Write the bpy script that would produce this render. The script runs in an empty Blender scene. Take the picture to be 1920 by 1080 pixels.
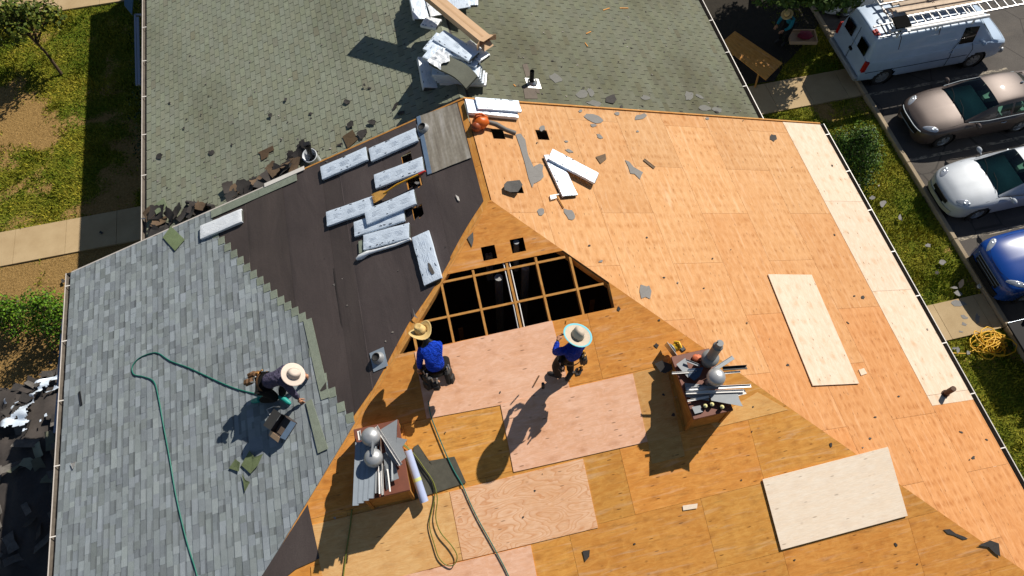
import bpy, bmesh, math, random
from mathutils import Vector, Matrix, noise
from mathutils.geometry import tessellate_polygon
R_ = math.radians
random.seed(7)
SC = bpy.context.scene
COL = SC.collection
# ------------------------------------------------------------ camera
ZC = 18.8
FPX, PITCH, YAW = 1337.63, 1.0905, 0.232
FW = Vector((math.sin(YAW)*math.cos(PITCH), math.cos(YAW)*math.cos(PITCH), -math.sin(PITCH)))
RT = Vector((math.cos(YAW), -math.sin(YAW), 0))
UP = RT.cross(FW)
CAMP = Vector((0, 0, ZC))
cd = bpy.data.cameras.new('camera'); cam = bpy.data.objects.new('camera', cd); COL.objects.link(cam)
cam.matrix_world = Matrix((( RT.x, UP.x, -FW.x, 0), (RT.y, UP.y, -FW.y, 0), (RT.z, UP.z, -FW.z, ZC), (0, 0, 0, 1)))
cd.sensor_width = 36; cd.lens = FPX/1920*36; cd.clip_end = 2000
SC.camera = cam
# ------------------------------------------------------------ sky, sun, exposure
SUND = Vector((.86, .60, 1.0)).normalized()          # towards the sun
EL = math.asin(SUND.z); AZ = math.atan2(SUND.x, SUND.y)
w = bpy.data.worlds.new('World'); SC.world = w; w.use_nodes = True
nt = w.node_tree; bg = nt.nodes['Background']; sk = nt.nodes.new('ShaderNodeTexSky')
sk.sky_type = 'NISHITA'; sk.sun_disc = False; sk.sun_elevation = EL; sk.sun_rotation = AZ
sk.air_density = 1.0; sk.dust_density = .3; sk.ozone_density = 1.5
nt.links.new(sk.outputs[0], bg.inputs[0]); bg.inputs[1].default_value = .05
sl = bpy.data.lights.new('sun', 'SUN'); so = bpy.data.objects.new('sun', sl); COL.objects.link(so)
sl.energy = 5.0; sl.angle = R_(.5); sl.color = (1, .94, .84)
so.rotation_euler = (-SUND).to_track_quat('-Z', 'Y').to_euler(); so.location = SUND*60
SC.view_settings.view_transform = 'Standard'; SC.view_settings.look = 'None'
SC.view_settings.exposure = 0.22; SC.view_settings.gamma = 1
SC.cycles.max_bounces = 6
try: SC.cycles.use_denoising = True
except Exception: pass
# ------------------------------------------------------------ geometry of the roofs (metres, ground z = 0)
XR, Y0, ZR, YT = 1.3488, 7.4951, ZC-11.0294, 10.0015
SR, SL, SH = .353, .3578, .344
XL, XE = XR-9.3861, XR+9.0991
NR, NL, NH = math.hypot(1, SR), math.hypot(1, SL), math.hypot(1, SH)
FD = .5                                               # the far roof lies this much lower
FXL, FXR = -6.30, 8.99
PL = {'H': (ZR-SH*Y0, 0, SH), 'R': (ZR+SR*XR, -SR, 0), 'L': (ZR-SL*XR, SL, 0),
      'FR': (ZR+SR*XR-FD, -SR, 0), 'FL': (ZR-SL*XR-FD, SL, 0), 'G': (0, 0, 0)}
def px(x, y, k, off=0.0):
    """point of roof plane or ground k (raised by off) that the photograph shows at x, y"""
    v = FW + RT*((x-960)/FPX) - UP*((y-540)/FPX)
    a, b, c = PL[k]; t = (a+off-ZC)/(v.z-b*v.x-c*v.y)
    return CAMP+v*t
def nrm(k):
    a, b, c = PL[k]; return Vector((-b, -c, 1)).normalized()
def zon(k, x, y): a, b, c = PL[k]; return a+b*x+c*y
def mfrom(o, x, z):
    """matrix with origin o, X along x, Z close to z"""
    x = Vector(x).normalized(); y = Vector(z).cross(x).normalized(); z = x.cross(y)
    return Matrix(((x.x, y.x, z.x, o[0]), (x.y, y.y, z.y, o[1]), (x.z, y.z, z.z, o[2]), (0, 0, 0, 1)))
def lay(k, p1, p2, off=0.0):
    """matrix lying on plane k, X from pixel p1 to pixel p2, origin half way; also the length"""
    a, b = px(*p1, k, off), px(*p2, k, off)
    return mfrom((a+b)/2, b-a, nrm(k)), (b-a).length
T_ = Matrix.Translation
def RZ(a): return Matrix.Rotation(R_(a), 4, 'Z')
def RX(a): return Matrix.Rotation(R_(a), 4, 'X')
def RY(a): return Matrix.Rotation(R_(a), 4, 'Y')
# ------------------------------------------------------------ mesh builder
class MB:
    def __init__(s): s.v = []; s.f = []; s.mi = []; s.col = []; s.uv = []; s.sm = []
    def face(s, pts, mi=0, col=(1, 1, 1), uv=None, smooth=False):
        n = len(s.v); s.v += [tuple(p) for p in pts]; s.f.append(tuple(range(n, n+len(pts)))); s.mi.append(mi); s.sm.append(smooth)
        c = col if isinstance(col, tuple) else (col,)*3
        s.col.append(c); s.uv.append(uv or [(p[0], p[1]) for p in pts])
    def grid(s, rows, mi=0, col=(1, 1, 1), closed=False, smooth=True, uvs=None, flip=False):
        """rows: list of equal lists of points; shared vertices"""
        n = len(s.v); m = len(rows[0])
        for r in rows: s.v += [tuple(p) for p in r]
        c = col if isinstance(col, tuple) else (col,)*3
        for i in range(len(rows)-1):
            for j in range(m if closed else m-1):
                a, b = n+i*m+j, n+i*m+(j+1) % m; e, d = a+m, n+(i+1)*m+(j+1) % m
                q = (a, b, d, e) if not flip else (a, e, d, b)
                s.f.append(q); s.mi.append(mi); s.col.append(c); s.sm.append(smooth)
                s.uv.append([(uvs[(t-n)//m][(t-n) % m]) for t in q] if uvs else [(s.v[t][0], s.v[t][1]) for t in q])
    def prism(s, poly, thick, up=None, mi=0, col=(1, 1, 1), uv=None, bottom=False, holes=None):
        """poly: 3-D points seen anticlockwise from above; thickness goes down along the normal"""
        poly = [Vector(p) for p in poly]
        if up is None:
            up = Vector((0, 0, 0))
            for i in range(len(poly)): up += (poly[i]-poly[0]).cross(poly[(i+1) % len(poly)]-poly[0])
            up = up.normalized()
        low = [p-up*thick for p in poly]
        s.face(poly, mi, col, uv)
        for i in range(len(poly)):
            j = (i+1) % len(poly); s.face((poly[j], poly[i], low[i], low[j]), mi, col, [uv[j], uv[i], uv[i], uv[j]] if uv else None)
        if bottom: s.face(low[::-1], mi, col, uv[::-1] if uv else None)
    def box(s, sx, sy, sz, m=None, mi=0, col=(1, 1, 1), bev=0.0, base=True):
        """box on its base (z from 0 to sz) unless base False (centred)"""
        m = m or Matrix(); z0 = 0 if base else -sz/2; x, y = sx/2, sy/2; z1 = z0+sz
        if bev <= 0:
            P = [m@Vector(p) for p in ((-x, -y, z0), (x, -y, z0), (x, y, z0), (-x, y, z0), (-x, -y, z1), (x, -y, z1), (x, y, z1), (-x, y, z1))]
            L = [Vector(p) for p in ((-x, -y), (x, -y), (x, y), (-x, y))]
            for q in ((4, 5, 6, 7), (3, 2, 1, 0), (0, 1, 5, 4), (1, 2, 6, 5), (2, 3, 7, 6), (3, 0, 4, 7)):
                loc = [L[t % 4] for t in q]
                s.face([P[t] for t in q], mi, col, [(l[0], l[1]+(.02 if t > 3 else 0)) for l, t in zip(loc, q)])
        else:
            b = min(bev, x*.9, y*.9, sz*.45)
            def ring(i, z): return [m@Vector(p) for p in ((-x+b, -y+i, z), (x-b, -y+i, z), (x-i, -y+b, z), (x-i, y-b, z), (x-b, y-i, z), (-x+b, y-i, z), (-x+i, y-b, z), (-x+i, -y+b, z))]
            rs = [ring(b, z0), ring(0, z0+b), ring(0, z1-b), ring(b, z1)]
            s.grid(rs, mi, col, closed=True, smooth=False); s.face(rs[3], mi, col); s.face(rs[0][::-1], mi, col)
    def tube(s, pts, r, n=8, mi=0, col=(1, 1, 1), cap=True, smooth=True):
        pts = [Vector(p) for p in pts]; rr = r if isinstance(r, (list, tuple)) else [r]*len(pts); rows = []
        ref = None
        for i, p in enumerate(pts):
            d = (pts[min(i+1, len(pts)-1)]-pts[max(i-1, 0)]).normalized()
            if ref is None: ref = d.orthogonal().normalized()
            ref = (ref-d*ref.dot(d)); ref = ref.normalized() if ref.length > 1e-6 else d.orthogonal().normalized(); b = d.cross(ref)
            rows.append([p+(ref*math.cos(a)+b*math.sin(a))*rr[i] for a in (2*math.pi*k/n for k in range(n))])
        s.grid(rows, mi, col, closed=True, smooth=smooth)
        if cap: s.face(rows[-1], mi, col); s.face(rows[0][::-1], mi, col)
    def lathe(s, prof, m=None, n=20, mi=0, col=(1, 1, 1), smooth=True, sx=1, sy=1):
        """prof: (radius, z) from bottom to top"""
        m = m or Matrix()
        rows = [[m@Vector((r*sx*math.cos(2*math.pi*k/n), r*sy*math.sin(2*math.pi*k/n), z)) for k in range(n)] for r, z in prof]
        s.grid(rows, mi, col, closed=True, smooth=smooth)
    def blob(s, c, r, n=7, seed=0, rough=.25, mi=0, col=(1, 1, 1)):
        m = T_(Vector(c)); rows = []
        for i in range(n+1):
            th = math.pi*i/n; row = []
            for k in range(2*n):
                ph = math.pi*k/n; d = Vector((math.sin(th)*math.cos(ph), math.sin(th)*math.sin(ph), -math.cos(th)))
                q = 1+rough*noise.noise(d*1.7+Vector((seed*3.1, seed, 0)))
                row.append(m@Vector((d.x*r[0]*q, d.y*r[1]*q, d.z*r[2]*q)))
            rows.append(row)
        s.grid(rows, mi, col, closed=True)
    def build(s, name, mats, parent=None, subsurf=0, merge=False, loc=None):
        me = bpy.data.meshes.new(name)
        off = Vector(loc) if loc is not None else None
        V = s.v if off is None else [(p[0]-off.x, p[1]-off.y, p[2]-off.z) for p in s.v]
        me.from_pydata(V, [], s.f)
        for m in (mats if isinstance(mats, (list, tuple)) else [mats]): me.materials.append(m)
        me.polygons.foreach_set('material_index', s.mi); me.polygons.foreach_set('use_smooth', s.sm)
        ca = me.color_attributes.new('tint', 'FLOAT_COLOR', 'CORNER'); uvl = me.uv_layers.new(name='UVMap')
        cc = []; uu = []
        for f, c, u in zip(s.f, s.col, s.uv):
            for t in range(len(f)): cc += (c[0], c[1], c[2], 1.0); uu += (u[t][0], u[t][1])
        ca.data.foreach_set('color', cc); uvl.data.foreach_set('uv', uu)
        me.update(); me.validate()
        if merge:
            bm = bmesh.new(); bm.from_mesh(me); bmesh.ops.remove_doubles(bm, verts=bm.verts, dist=1e-4); bmesh.ops.recalc_face_normals(bm, faces=bm.faces); bm.to_mesh(me); bm.free()
        o = bpy.data.objects.new(name, me); COL.objects.link(o)
        if off is not None: o.location = off
        if parent is not None:
            o.parent = parent
            if off is None: o.matrix_parent_inverse = pinv(parent)
        if subsurf:
            sm = o.modifiers.new('subdivision', 'SUBSURF'); sm.levels = sm.render_levels = subsurf
        return o
def wmat(o):
    m = o.matrix_basis.copy()
    if o.parent: m = wmat(o.parent)@o.matrix_parent_inverse@m
    return m
def pinv(p): return wmat(p).inverted()
def tag(o, label=None, cat=None, group=None, kind=None):
    if label: o['label'] = label
    if cat: o['category'] = cat
    if group: o['group'] = group
    if kind: o['kind'] = kind
    return o
def thing(name, label, cat, loc=(0, 0, 0), group=None, m=None):
    o = bpy.data.objects.new(name, None); COL.objects.link(o); o.empty_display_size = .2
    if m is not None: o.matrix_world = m; o.matrix_basis = m
    else: o.location = loc
    return tag(o, label, cat, group)
def local(b, name, mats, parent, m=None, **kw):
    """part whose mesh is given in the thing's own coordinates"""
    o = b.build(name, mats, None, **kw); o.parent = parent
    if m is not None: o.matrix_basis = m
    return o
def kids(o): return [c for c in bpy.data.objects if c.parent == o]
def copy_tree(o, parent=None):
    c = o.copy(); COL.objects.link(c)
    if parent is not None: c.parent = parent; c.matrix_parent_inverse = o.matrix_parent_inverse.copy()
    for ch in kids(o): copy_tree(ch, c)
    return c
def clip(poly, a, b, c):
    """keep the part of a 2-D polygon with a*x+b*y+c >= 0"""
    out = []
    for i in range(len(poly)):
        p, q = poly[i], poly[(i+1) % len(poly)]; dp, dq = a*p[0]+b*p[1]+c, a*q[0]+b*q[1]+c
        if dp >= 0: out.append(p)
        if dp*dq < 0: t = dp/(dp-dq); out.append((p[0]+(q[0]-p[0])*t, p[1]+(q[1]-p[1])*t))
    return out
def clip_conv(poly, conv):
    """clip by a convex polygon given anticlockwise"""
    for i in range(len(conv)):
        if len(poly) < 3: return []
        p, q = conv[i], conv[(i+1) % len(conv)]; a, b = -(q[1]-p[1]), q[0]-p[0]
        poly = clip(poly, a, b, -(a*p[0]+b*p[1]))
    return poly if len(poly) > 2 else []
def area2(p): return sum(p[i][0]*p[(i+1) % len(p)][1]-p[(i+1) % len(p)][0]*p[i][1] for i in range(len(p)))/2
def ccw(p): return p if area2(p) > 0 else p[::-1]
def minus(rects, hole):
    """axis-parallel rectangles (x0,y0,x1,y1) less a rectangular hole"""
    out = []; hx0, hy0, hx1, hy1 = hole
    for x0, y0, x1, y1 in rects:
        if hx0 >= x1 or hx1 <= x0 or hy0 >= y1 or hy1 <= y0: out.append((x0, y0, x1, y1)); continue
        if hx0 > x0: out.append((x0, y0, hx0, y1))
        if hx1 < x1: out.append((hx1, y0, x1, y1))
        a, b = max(x0, hx0), min(x1, hx1)
        if hy0 > y0: out.append((a, y0, b, hy0))
        if hy1 < y1: out.append((a, hy1, b, y1))
    return out
# ------------------------------------------------------------ materials
def lin(r, g, b):
    f = lambda c: (c/255/12.92) if c/255 <= .04045 else ((c/255+.055)/1.055)**2.4
    return (f(r), f(g), f(b))
class NT:
    def __init__(s, name):
        s.m = bpy.data.materials.new(name); s.m.use_nodes = True; s.t = s.m.node_tree; s.p = s.t.nodes['Principled BSDF']
    def n(s, typ, **kw):
        q = s.t.nodes.new('ShaderNode'+typ)
        for k, v in kw.items(): setattr(q, k, v)
        return q
    def l(s, a, b): s.t.links.new(a, b)
    def setv(s, inp, v):
        if hasattr(v, 'node'): s.l(v, inp)
        else: inp.default_value = v
    def coord(s, kind='Object', scale=(1, 1, 1), rot=(0, 0, 0)):
        c = s.n('TexCoord'); mp = s.n('Mapping'); s.l(c.outputs[kind], mp.inputs[0]); mp.inputs['Scale'].default_value = scale; mp.inputs['Rotation'].default_value = rot
        return mp.outputs[0]
    def noise(s, vec, scale=5, detail=4, rough=.55, dist=0):
        q = s.n('TexNoise'); s.l(vec, q.inputs['Vector']); q.inputs['Scale'].default_value = scale; q.inputs['Detail'].default_value = detail
        q.inputs['Roughness'].default_value = rough; q.inputs['Distortion'].default_value = dist; return q.outputs[0]
    def voro(s, vec, scale=5, rnd=1, feat='F1', out='Distance'):
        q = s.n('TexVoronoi', feature=feat); s.l(vec, q.inputs['Vector']); q.inputs['Scale'].default_value = scale; q.inputs['Randomness'].default_value = rnd; return q.outputs[out]
    def ramp(s, fac, stops, interp='LINEAR'):
        q = s.n('ValToRGB'); s.l(fac, q.inputs[0]); e = q.color_ramp; e.interpolation = interp
        while len(e.elements) < len(stops): e.elements.new(.5)
        for el, (p, c) in zip(e.elements, stops): el.position = p; el.color = (*((c,)*3 if not isinstance(c, tuple) else c), 1)
        return q.outputs[0]
    def mix(s, fac, a, b, mode='MIX'):
        q = s.n('Mix', data_type='RGBA', blend_type=mode)
        s.setv(q.inputs[0], fac)
        for i, v in ((6, a), (7, b)): s.setv(q.inputs[i], (*v, 1) if isinstance(v, tuple) and len(v) == 3 else v)
        return q.outputs[2]
    def math(s, op, a, b=0.0, clamp=False):
        q = s.n('Math', operation=op, use_clamp=clamp); s.setv(q.inputs[0], a); s.setv(q.inputs[1], b); return q.outputs[0]
    def tint(s):
        q = s.n('Attribute', attribute_name='tint'); return q.outputs['Color']
    def bump(s, h, strength=.3, dist=.02):
        q = s.n('Bump'); q.inputs['Strength'].default_value = strength; q.inputs['Distance'].default_value = dist; s.l(h, q.inputs['Height']); s.l(q.outputs[0], s.p.inputs['Normal'])
    def out(s, col, rough=.7, metal=0, spec=.5, **kw):
        s.setv(s.p.inputs['Base Color'], (*col, 1) if isinstance(col, tuple) else col); s.setv(s.p.inputs['Roughness'], rough); s.p.inputs['Metallic'].default_value = metal
        s.p.inputs['Specular IOR Level'].default_value = spec
        for k, v in kw.items(): s.p.inputs[k].default_value = v
        return s.m
def mat(name, col, rough=.7, var=.15, scale=14, bump=.15, metal=0, spec=.4, space='Object', **kw):
    m = NT(name); c = m.coord(space); nz = m.noise(c, scale, 5, .65); nb = m.noise(c, scale*.17, 3)
    k = m.math('ADD', m.math('MULTIPLY', nz, .6), m.math('MULTIPLY', nb, .4))
    col_ = m.ramp(k, [(.28, tuple(x*(1-var) for x in col)), (.72, tuple(min(1, x*(1+var)) for x in col))])
    col_ = m.mix(1, col_, m.tint(), 'MULTIPLY')
    if bump: m.bump(nz, bump, .01)
    return m.out(col_, rough, metal, spec, **kw)
# ------------------------------------------------------------ plywood, shingle, ground materials
def ply(name, ca, cb, spot, spots=.6, grain=1.0, swirl=0.0, dirt=0.0, pitch=(.61, .24), rough=.75, blot=.45, rows=0.0):
    m = NT(name); uv = m.coord('UV'); us = m.coord('UV', (1.3, 9, 1)); uf = m.coord('UV', (7, 95, 1)); ug = m.coord('UV', (1/pitch[0], 1/pitch[1], 1))
    g = m.noise(us, 1.7, 6, .6, .7); big = m.noise(uv, 1.1, 3, .6); fine = m.noise(uf, 1, 3)
    col = m.mix(m.ramp(g, [(.32, 0.), (.68, 1.)]), cb, ca)
    col = m.mix(m.math('MULTIPLY', m.ramp(big, [(.42, 0.), (.7, 1.)]), blot), col, tuple(x*y for x, y in zip(cb, (.9, .78, .6))))
    mid = m.noise(m.coord('UV', (2.2, 3.6, 1)), 2.0, 4, .65, 1.5)
    col = m.mix(m.math('MULTIPLY', m.ramp(mid, [(.47, 0.), (.62, 1.)]), .6*grain), col, tuple(min(1, x*y) for x, y in zip(ca, (1.08, 1.16, 1.25))))
    if swirl:
        cn = m.noise(m.coord('UV', (1.0, 2.7, 1)), 1.15, 1.6, .5, .35); fr = m.math('FRACT', m.math('MULTIPLY', cn, 15))
        col = m.mix(m.math('MULTIPLY', m.ramp(fr, [(.0, .0), (.08, 1.), (.3, .25), (.75, 0.)]), swirl), col, tuple(x*y for x, y in zip(cb, (.82, .62, .45))))
    col = m.mix(1, col, m.ramp(fine, [(.3, .9), (.7, 1.07)]), 'MULTIPLY')
    gate = m.ramp(m.noise(uv, 3.1, 4, .7), [(.42, .05), (.6, 1.)])
    wob = m.n('VectorMath', operation='ADD'); m.l(ug, wob.inputs[0])
    nn = m.n('TexNoise'); m.l(uv, nn.inputs['Vector']); nn.inputs['Scale'].default_value = 6
    vs = m.n('VectorMath', operation='SCALE'); m.l(nn.outputs['Color'], vs.inputs[0]); vs.inputs['Scale'].default_value = .24; m.l(vs.outputs[0], wob.inputs[1])
    d = m.voro(wob.outputs[0], 1, .28)
    col = m.mix(m.math('MULTIPLY', m.math('MULTIPLY', m.ramp(d, [(.04, 1.), (.33, 0.)]), gate), spots*.8), col, spot)
    d2 = m.voro(m.coord('UV', (1/pitch[0], 2.0/pitch[1], 1)), 1, .22)
    col = m.mix(m.math('MULTIPLY', m.ramp(d2, [(.05, 1.), (.085, 0.)]), .8*min(1, spots+.4)), col, tuple(x*.35 for x in spot))
    kn = m.voro(m.coord('UV', (2.3, 3.4, 1)), 1.3, 1)
    col = m.mix(m.math('MULTIPLY', m.ramp(kn, [(.03, 1.), (.12, 0.)]), .5*min(1, spots+.3)), col, tuple(x*.6 for x in spot))
    if rows:
        sx = m.n('SeparateXYZ'); m.l(m.coord('UV', (1/pitch[0], 1/pitch[0], 1)), sx.inputs[0]); fr_ = m.math('ABSOLUTE', m.math('SUBTRACT', m.math('FRACT', sx.outputs[0]), .5))
        bn = m.noise(m.coord('UV', (2.5, 9, 1)), 1.4, 4, .7); bg2 = m.noise(uv, .9, 2)
        col = m.mix(m.math('MULTIPLY', m.math('MULTIPLY', m.ramp(fr_, [(.04, 1.), (.22, 0.)]), m.ramp(bn, [(.45, 0.), (.62, 1.)])), m.math('MULTIPLY', m.ramp(bg2, [(.4, .3), (.6, 1.)]), rows)), col, spot)
        pl = m.noise(m.coord('UV', (.7, 7, 1)), 1.6, 5, .6, .4); col = m.mix(m.math('MULTIPLY', m.ramp(pl, [(.55, 0.), (.72, 1.)]), .4), col, (.72, .5, .32))
    if dirt:
        dd = m.noise(m.coord('UV', (.5, 5, 1)), 2.0, 5, .7, 1.0)
        col = m.mix(m.math('MULTIPLY', m.ramp(dd, [(.56, 0.), (.78, 1.)]), dirt), col, (.09, .05, .02))
    col = m.mix(1, col, m.tint(), 'MULTIPLY')
    m.bump(g, .12, .01)
    return m.out(col, rough, 0, .25)
P_OLD = ply('plywood_weathered_pale', (.595, .33, .152), (.53, .265, .10), (.37, .15, .04), .95, .6, pitch=(.41, .2), blot=.4, rows=.85)
P_HIP = ply('plywood_weathered_amber', (.68, .315, .07), (.57, .235, .042), (.28, .095, .016), .7, .8, dirt=.5, rows=.35, pitch=(.61, .24))
P_PINK = ply('plywood_new_pink', (.83, .50, .34), (.75, .41, .25), (.42, .16, .06), .55, .6)
P_SWIRL = ply('plywood_new_swirled', (.82, .52, .33), (.74, .42, .23), (.5, .2, .08), .5, .5, swirl=.75)
P_TAN = ply('plywood_new_tan', (.74, .45, .19), (.66, .36, .13), (.34, .14, .04), .5, .6, swirl=.25)
P_WHITE = ply('plywood_new_cream', (.70, .56, .43), (.63, .47, .34), (.45, .25, .1), .65, .5, blot=.15, pitch=(.41, .3))
P_CREAM = ply('plywood_loose_cream', (.88, .75, .6), (.86, .69, .52), (.4, .2, .1), .16, .3, pitch=(.62, .3), blot=.06)
LUMBER = ply('rafter_lumber', (.56, .28, .075), (.44, .19, .042), (.3, .1, .02), .4, pitch=(.4, .09))
def shingle_mat(name, col, var, sc=1.0, stain=(.5, .4, .3), st=.25, fleck=.35):
    m = NT(name); c = m.coord('Object')
    gr = m.noise(c, 190*sc, 2, .8); md = m.noise(c, 9, 4); bg_ = m.noise(m.coord('Object', (.35, .16, .35)), 1.3, 4, .6)
    k = m.mix(1, m.tint(), col, 'MULTIPLY')
    k = m.mix(1, k, m.ramp(gr, [(.3, 1-fleck), (.7, 1+fleck)]), 'MULTIPLY')
    k = m.mix(1, k, m.ramp(md, [(.3, 1-var), (.7, 1+var)]), 'MULTIPLY')
    k = m.mix(m.math('MULTIPLY', m.ramp(bg_, [(.5, 0.), (.72, 1.)]), st), k, m.mix(1, k, stain, 'MULTIPLY'))
    m.bump(gr, .5, .004)
    return m.out(k, .92, 0, .2)
S_NEW = shingle_mat('slate_grey_shingle', (.245, .275, .285), .06, st=.1, fleck=.22)
S_OLD = shingle_mat('weathered_green_shingle', (.235, .25, .19), .07, st=.8, stain=(.68, .67, .62), fleck=.22)
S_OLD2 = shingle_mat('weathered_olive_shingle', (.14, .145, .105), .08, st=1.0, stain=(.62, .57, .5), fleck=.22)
S_STRIP = shingle_mat('green_grey_starter', (.23, .26, .205), .1, st=.2)
S_BACK = shingle_mat('torn_shingle', (.12, .11, .10), .25, fleck=.3)
S_UNDER = mat('shingle_underside', (.05, .042, .038), .85, .25)
FELT = None
def felt_mat():
    m = NT('black_roofing_felt'); c = m.coord('Object'); wr = m.noise(m.coord('Object', (1, .45, 1)), 1.5, 4, .5, .5); fi = m.noise(c, 60, 4)
    k = m.ramp(wr, [(.3, (.05, .038, .035)), (.55, (.062, .047, .043)), (.75, (.072, .056, .051))])
    k = m.mix(1, k, m.ramp(fi, [(.3, .85), (.7, 1.15)]), 'MULTIPLY')
    k = m.mix(m.ramp(m.voro(c, 9, 1), [(.012, .5), (.03, 0.)]), k, (.2, .18, .16))
    k = m.mix(1, k, m.tint(), 'MULTIPLY')
    st_ = m.noise(m.coord('Object', (18, .8, 18)), 1, 4, .6); k = m.mix(1, k, m.ramp(st_, [(.3, .95), (.7, 1.05)]), 'MULTIPLY')
    m.bump(m.math('ADD', wr, m.math('MULTIPLY', fi, .06)), .5, .05)
    return m.out(k, .62, 0, .45)
FELT = felt_mat()
def metal_sheet():
    m = NT('grey_ridge_membrane'); c = m.coord('Object', (6, .5, 6)); n1 = m.noise(c, 2, 5); n2 = m.noise(m.coord('Object', (1, 1, 1)), 14, 5)
    k = m.ramp(n1, [(.3, (.2, .17, .135)), (.5, (.28, .25, .2)), (.72, (.42, .39, .35))])
    k = m.mix(1, k, m.ramp(n2, [(.3, .85), (.7, 1.1)]), 'MULTIPLY'); m.bump(n2, .2, .01)
    return m.out(k, .5, 0, .5)
RIDGE_MEM = metal_sheet()
WHITE = mat('white_painted_metal', (.72, .68, .62), .4, .1, 20, .05)
GUT = mat('gutter_aluminium', (.62, .56, .5), .45, .18, 9, .05)
GUT_IN = mat('gutter_grime', (.13, .11, .09), .8, .4, 12, .2)
SIDING = mat('blue_grey_siding', (.3, .36, .45), .6, .06, 6, .05)
BRICK = mat('red_brick_wall', (.25, .09, .06), .85, .2, 8)
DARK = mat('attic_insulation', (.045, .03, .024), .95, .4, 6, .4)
STEEL = mat('galvanised_steel', (.5, .5, .5), .35, .15, 15, .05, metal=.8)
DULLSTEEL = mat('dull_grey_metal', (.3, .31, .32), .5, .2, 12, .1, metal=.4)
BLACKM = mat('black_plastic', (.02, .02, .022), .5, .2)
RUBBER = mat('black_rubber', (.025, .024, .023), .8, .3)
PVC = mat('white_pvc', (.75, .74, .72), .35, .06)
# ------------------------------------------------------------ slope frames
def SP(k, s, t, h=0.0):
    """point of slope k: s metres down from its top line, t along it, h above it"""
    if k in ('L', 'FL'): n, q = NL, Vector((XR-s/NL, t, ZR-SL*s/NL-(FD if k == 'FL' else 0)))
    elif k in ('R', 'FR'): n, q = NR, Vector((XR+s/NR, t, ZR-SR*s/NR-(FD if k == 'FR' else 0)))
    else: q = Vector((t, Y0-s/NH, ZR-SH*s/NH))
    return q+nrm(k)*h
def SC_(k, p):
    """slope coordinates (s, t) of a 3-D point"""
    if k in ('L', 'FL'): return ((XR-p.x)*NL, p.y)
    if k in ('R', 'FR'): return ((p.x-XR)*NR, p.y)
    return ((Y0-p.y)*NH, p.x)
def ps(x, y, k): return SC_(k, px(x, y, k))
KL, KR = 9.3861*NL, 9.0991*NR
KH = (Y0+2.05)*NH
def panel(b, k, poly, top, thick=.012, mi=0, col=(1, 1, 1), uvo=(0, 0)):
    """poly in (s, t) of slope k -> prism whose upper face is `top` above the plane"""
    pts = [SP(k, s, t, top) for s, t in poly]; uv = [(t+uvo[0], s+uvo[1]) for s, t in poly]
    n = (pts[1]-pts[0]).cross(pts[2]-pts[0])
    if n.dot(nrm(k)) < 0: pts.reverse(); uv.reverse()
    b.prism(pts, thick, nrm(k), mi, col, uv)
def deck(b, k, conv, holes, w, l, top, stag, seed, tone, gap=.0045, off=(0, 0)):
    rnd = random.Random(seed); conv = ccw(conv)
    s0, s1 = min(p[0] for p in conv), max(p[0] for p in conv); t0, t1 = min(p[1] for p in conv), max(p[1] for p in conv)
    i = math.floor((s0-off[0])/w); row = 0
    while off[0]+i*w < s1:
        a = off[0]+i*w; j = math.floor((t0-off[1])/l)-1
        while off[1]+j*l < t1+l:
            c = off[1]+j*l+(stag if i % 2 else 0); rects = [(a+gap/2, c+gap/2, a+w-gap/2, c+l-gap/2)]
            f = tone(rnd) if tone.__code__.co_argcount == 1 else tone(rnd, c); uvo = (rnd.uniform(0, 40), rnd.uniform(0, 40))
            for h in holes: rects = minus(rects, h)
            for r in rects:
                q = clip_conv([(r[0], r[1]), (r[2], r[1]), (r[2], r[3]), (r[0], r[3])], conv)
                if q and abs(area2(q)) > 1e-3: panel(b, k, q, top, .012, 0, f, uvo)
            j += 1
        i += 1
def hole_at(x, y, k, dx=13, dy=9):
    a = ps(x, y, k); return (a[0]-.13, a[1]-.13, a[0]+.13, a[1]+.13)
# ------------------------------------------------------------ the near house
near = tag(bpy.data.objects.new('house', None), 'near house being re-roofed, bare plywood, black felt and half its new grey shingles', 'house')
COL.objects.link(near)
HT, HB = .0, .0
hipL = lambda s: (XR-s/NH*SH/SL*1.0, s)               # hip line in (t=x) for s on the hip slope
sE = KH
hx0, hx1 = XR-(sE/NH)*SH/SL, XR+(sE/NH)*SH/SR
# opening in the hip slope
o_tl, o_tr, o_r0, o_r1, o_br, o_bl = [ps(*q, 'H') for q in ((838, 515), (1056, 469), (1064, 478), (1142, 532), (1152, 576), (760, 662))]
s_top, s_bot = (o_tl[0]+o_tr[0])/2, (o_br[0]+o_bl[0])/2
xl_h = lambda s: XR-(s/NH)*SH/SL
xr_h = lambda s: XR+(s/NH)*SH/SR
b = MB()
tone_h = lambda r: (lambda v, w_: (v, v*w_, v*w_))(r.uniform(.9, 1.1), r.uniform(.93, 1.06))
vh = [hole_at(917, 474, 'H'), hole_at(971, 460, 'H')]
deck(b, 'H', [(0, XR-.001), (0, XR+.001), (s_top, xr_h(s_top)), (s_top, xl_h(s_top))], vh, 1.22, 2.44, 0, 1.22, 3, tone_h, off=(.05, .3))
xo = o_br[1]
deck(b, 'H', [(o_r1[0]-.03, xr_h(o_r1[0]-.03)), (s_bot, xr_h(s_bot)), (s_bot, xo)], [], 1.22, 2.44, 0, 1.22, 4, tone_h, off=(.05, .3))
deck(b, 'H', [(s_bot+.002, xl_h(s_bot)), (s_bot+.002, xr_h(s_bot)), (sE, xr_h(sE)), (sE, xl_h(sE))], [], 1.22, 2.44, 0, 1.22, 5, tone_h, off=(s_bot, .2))
b.build('hip_roof_deck', P_HIP, near)
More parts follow.
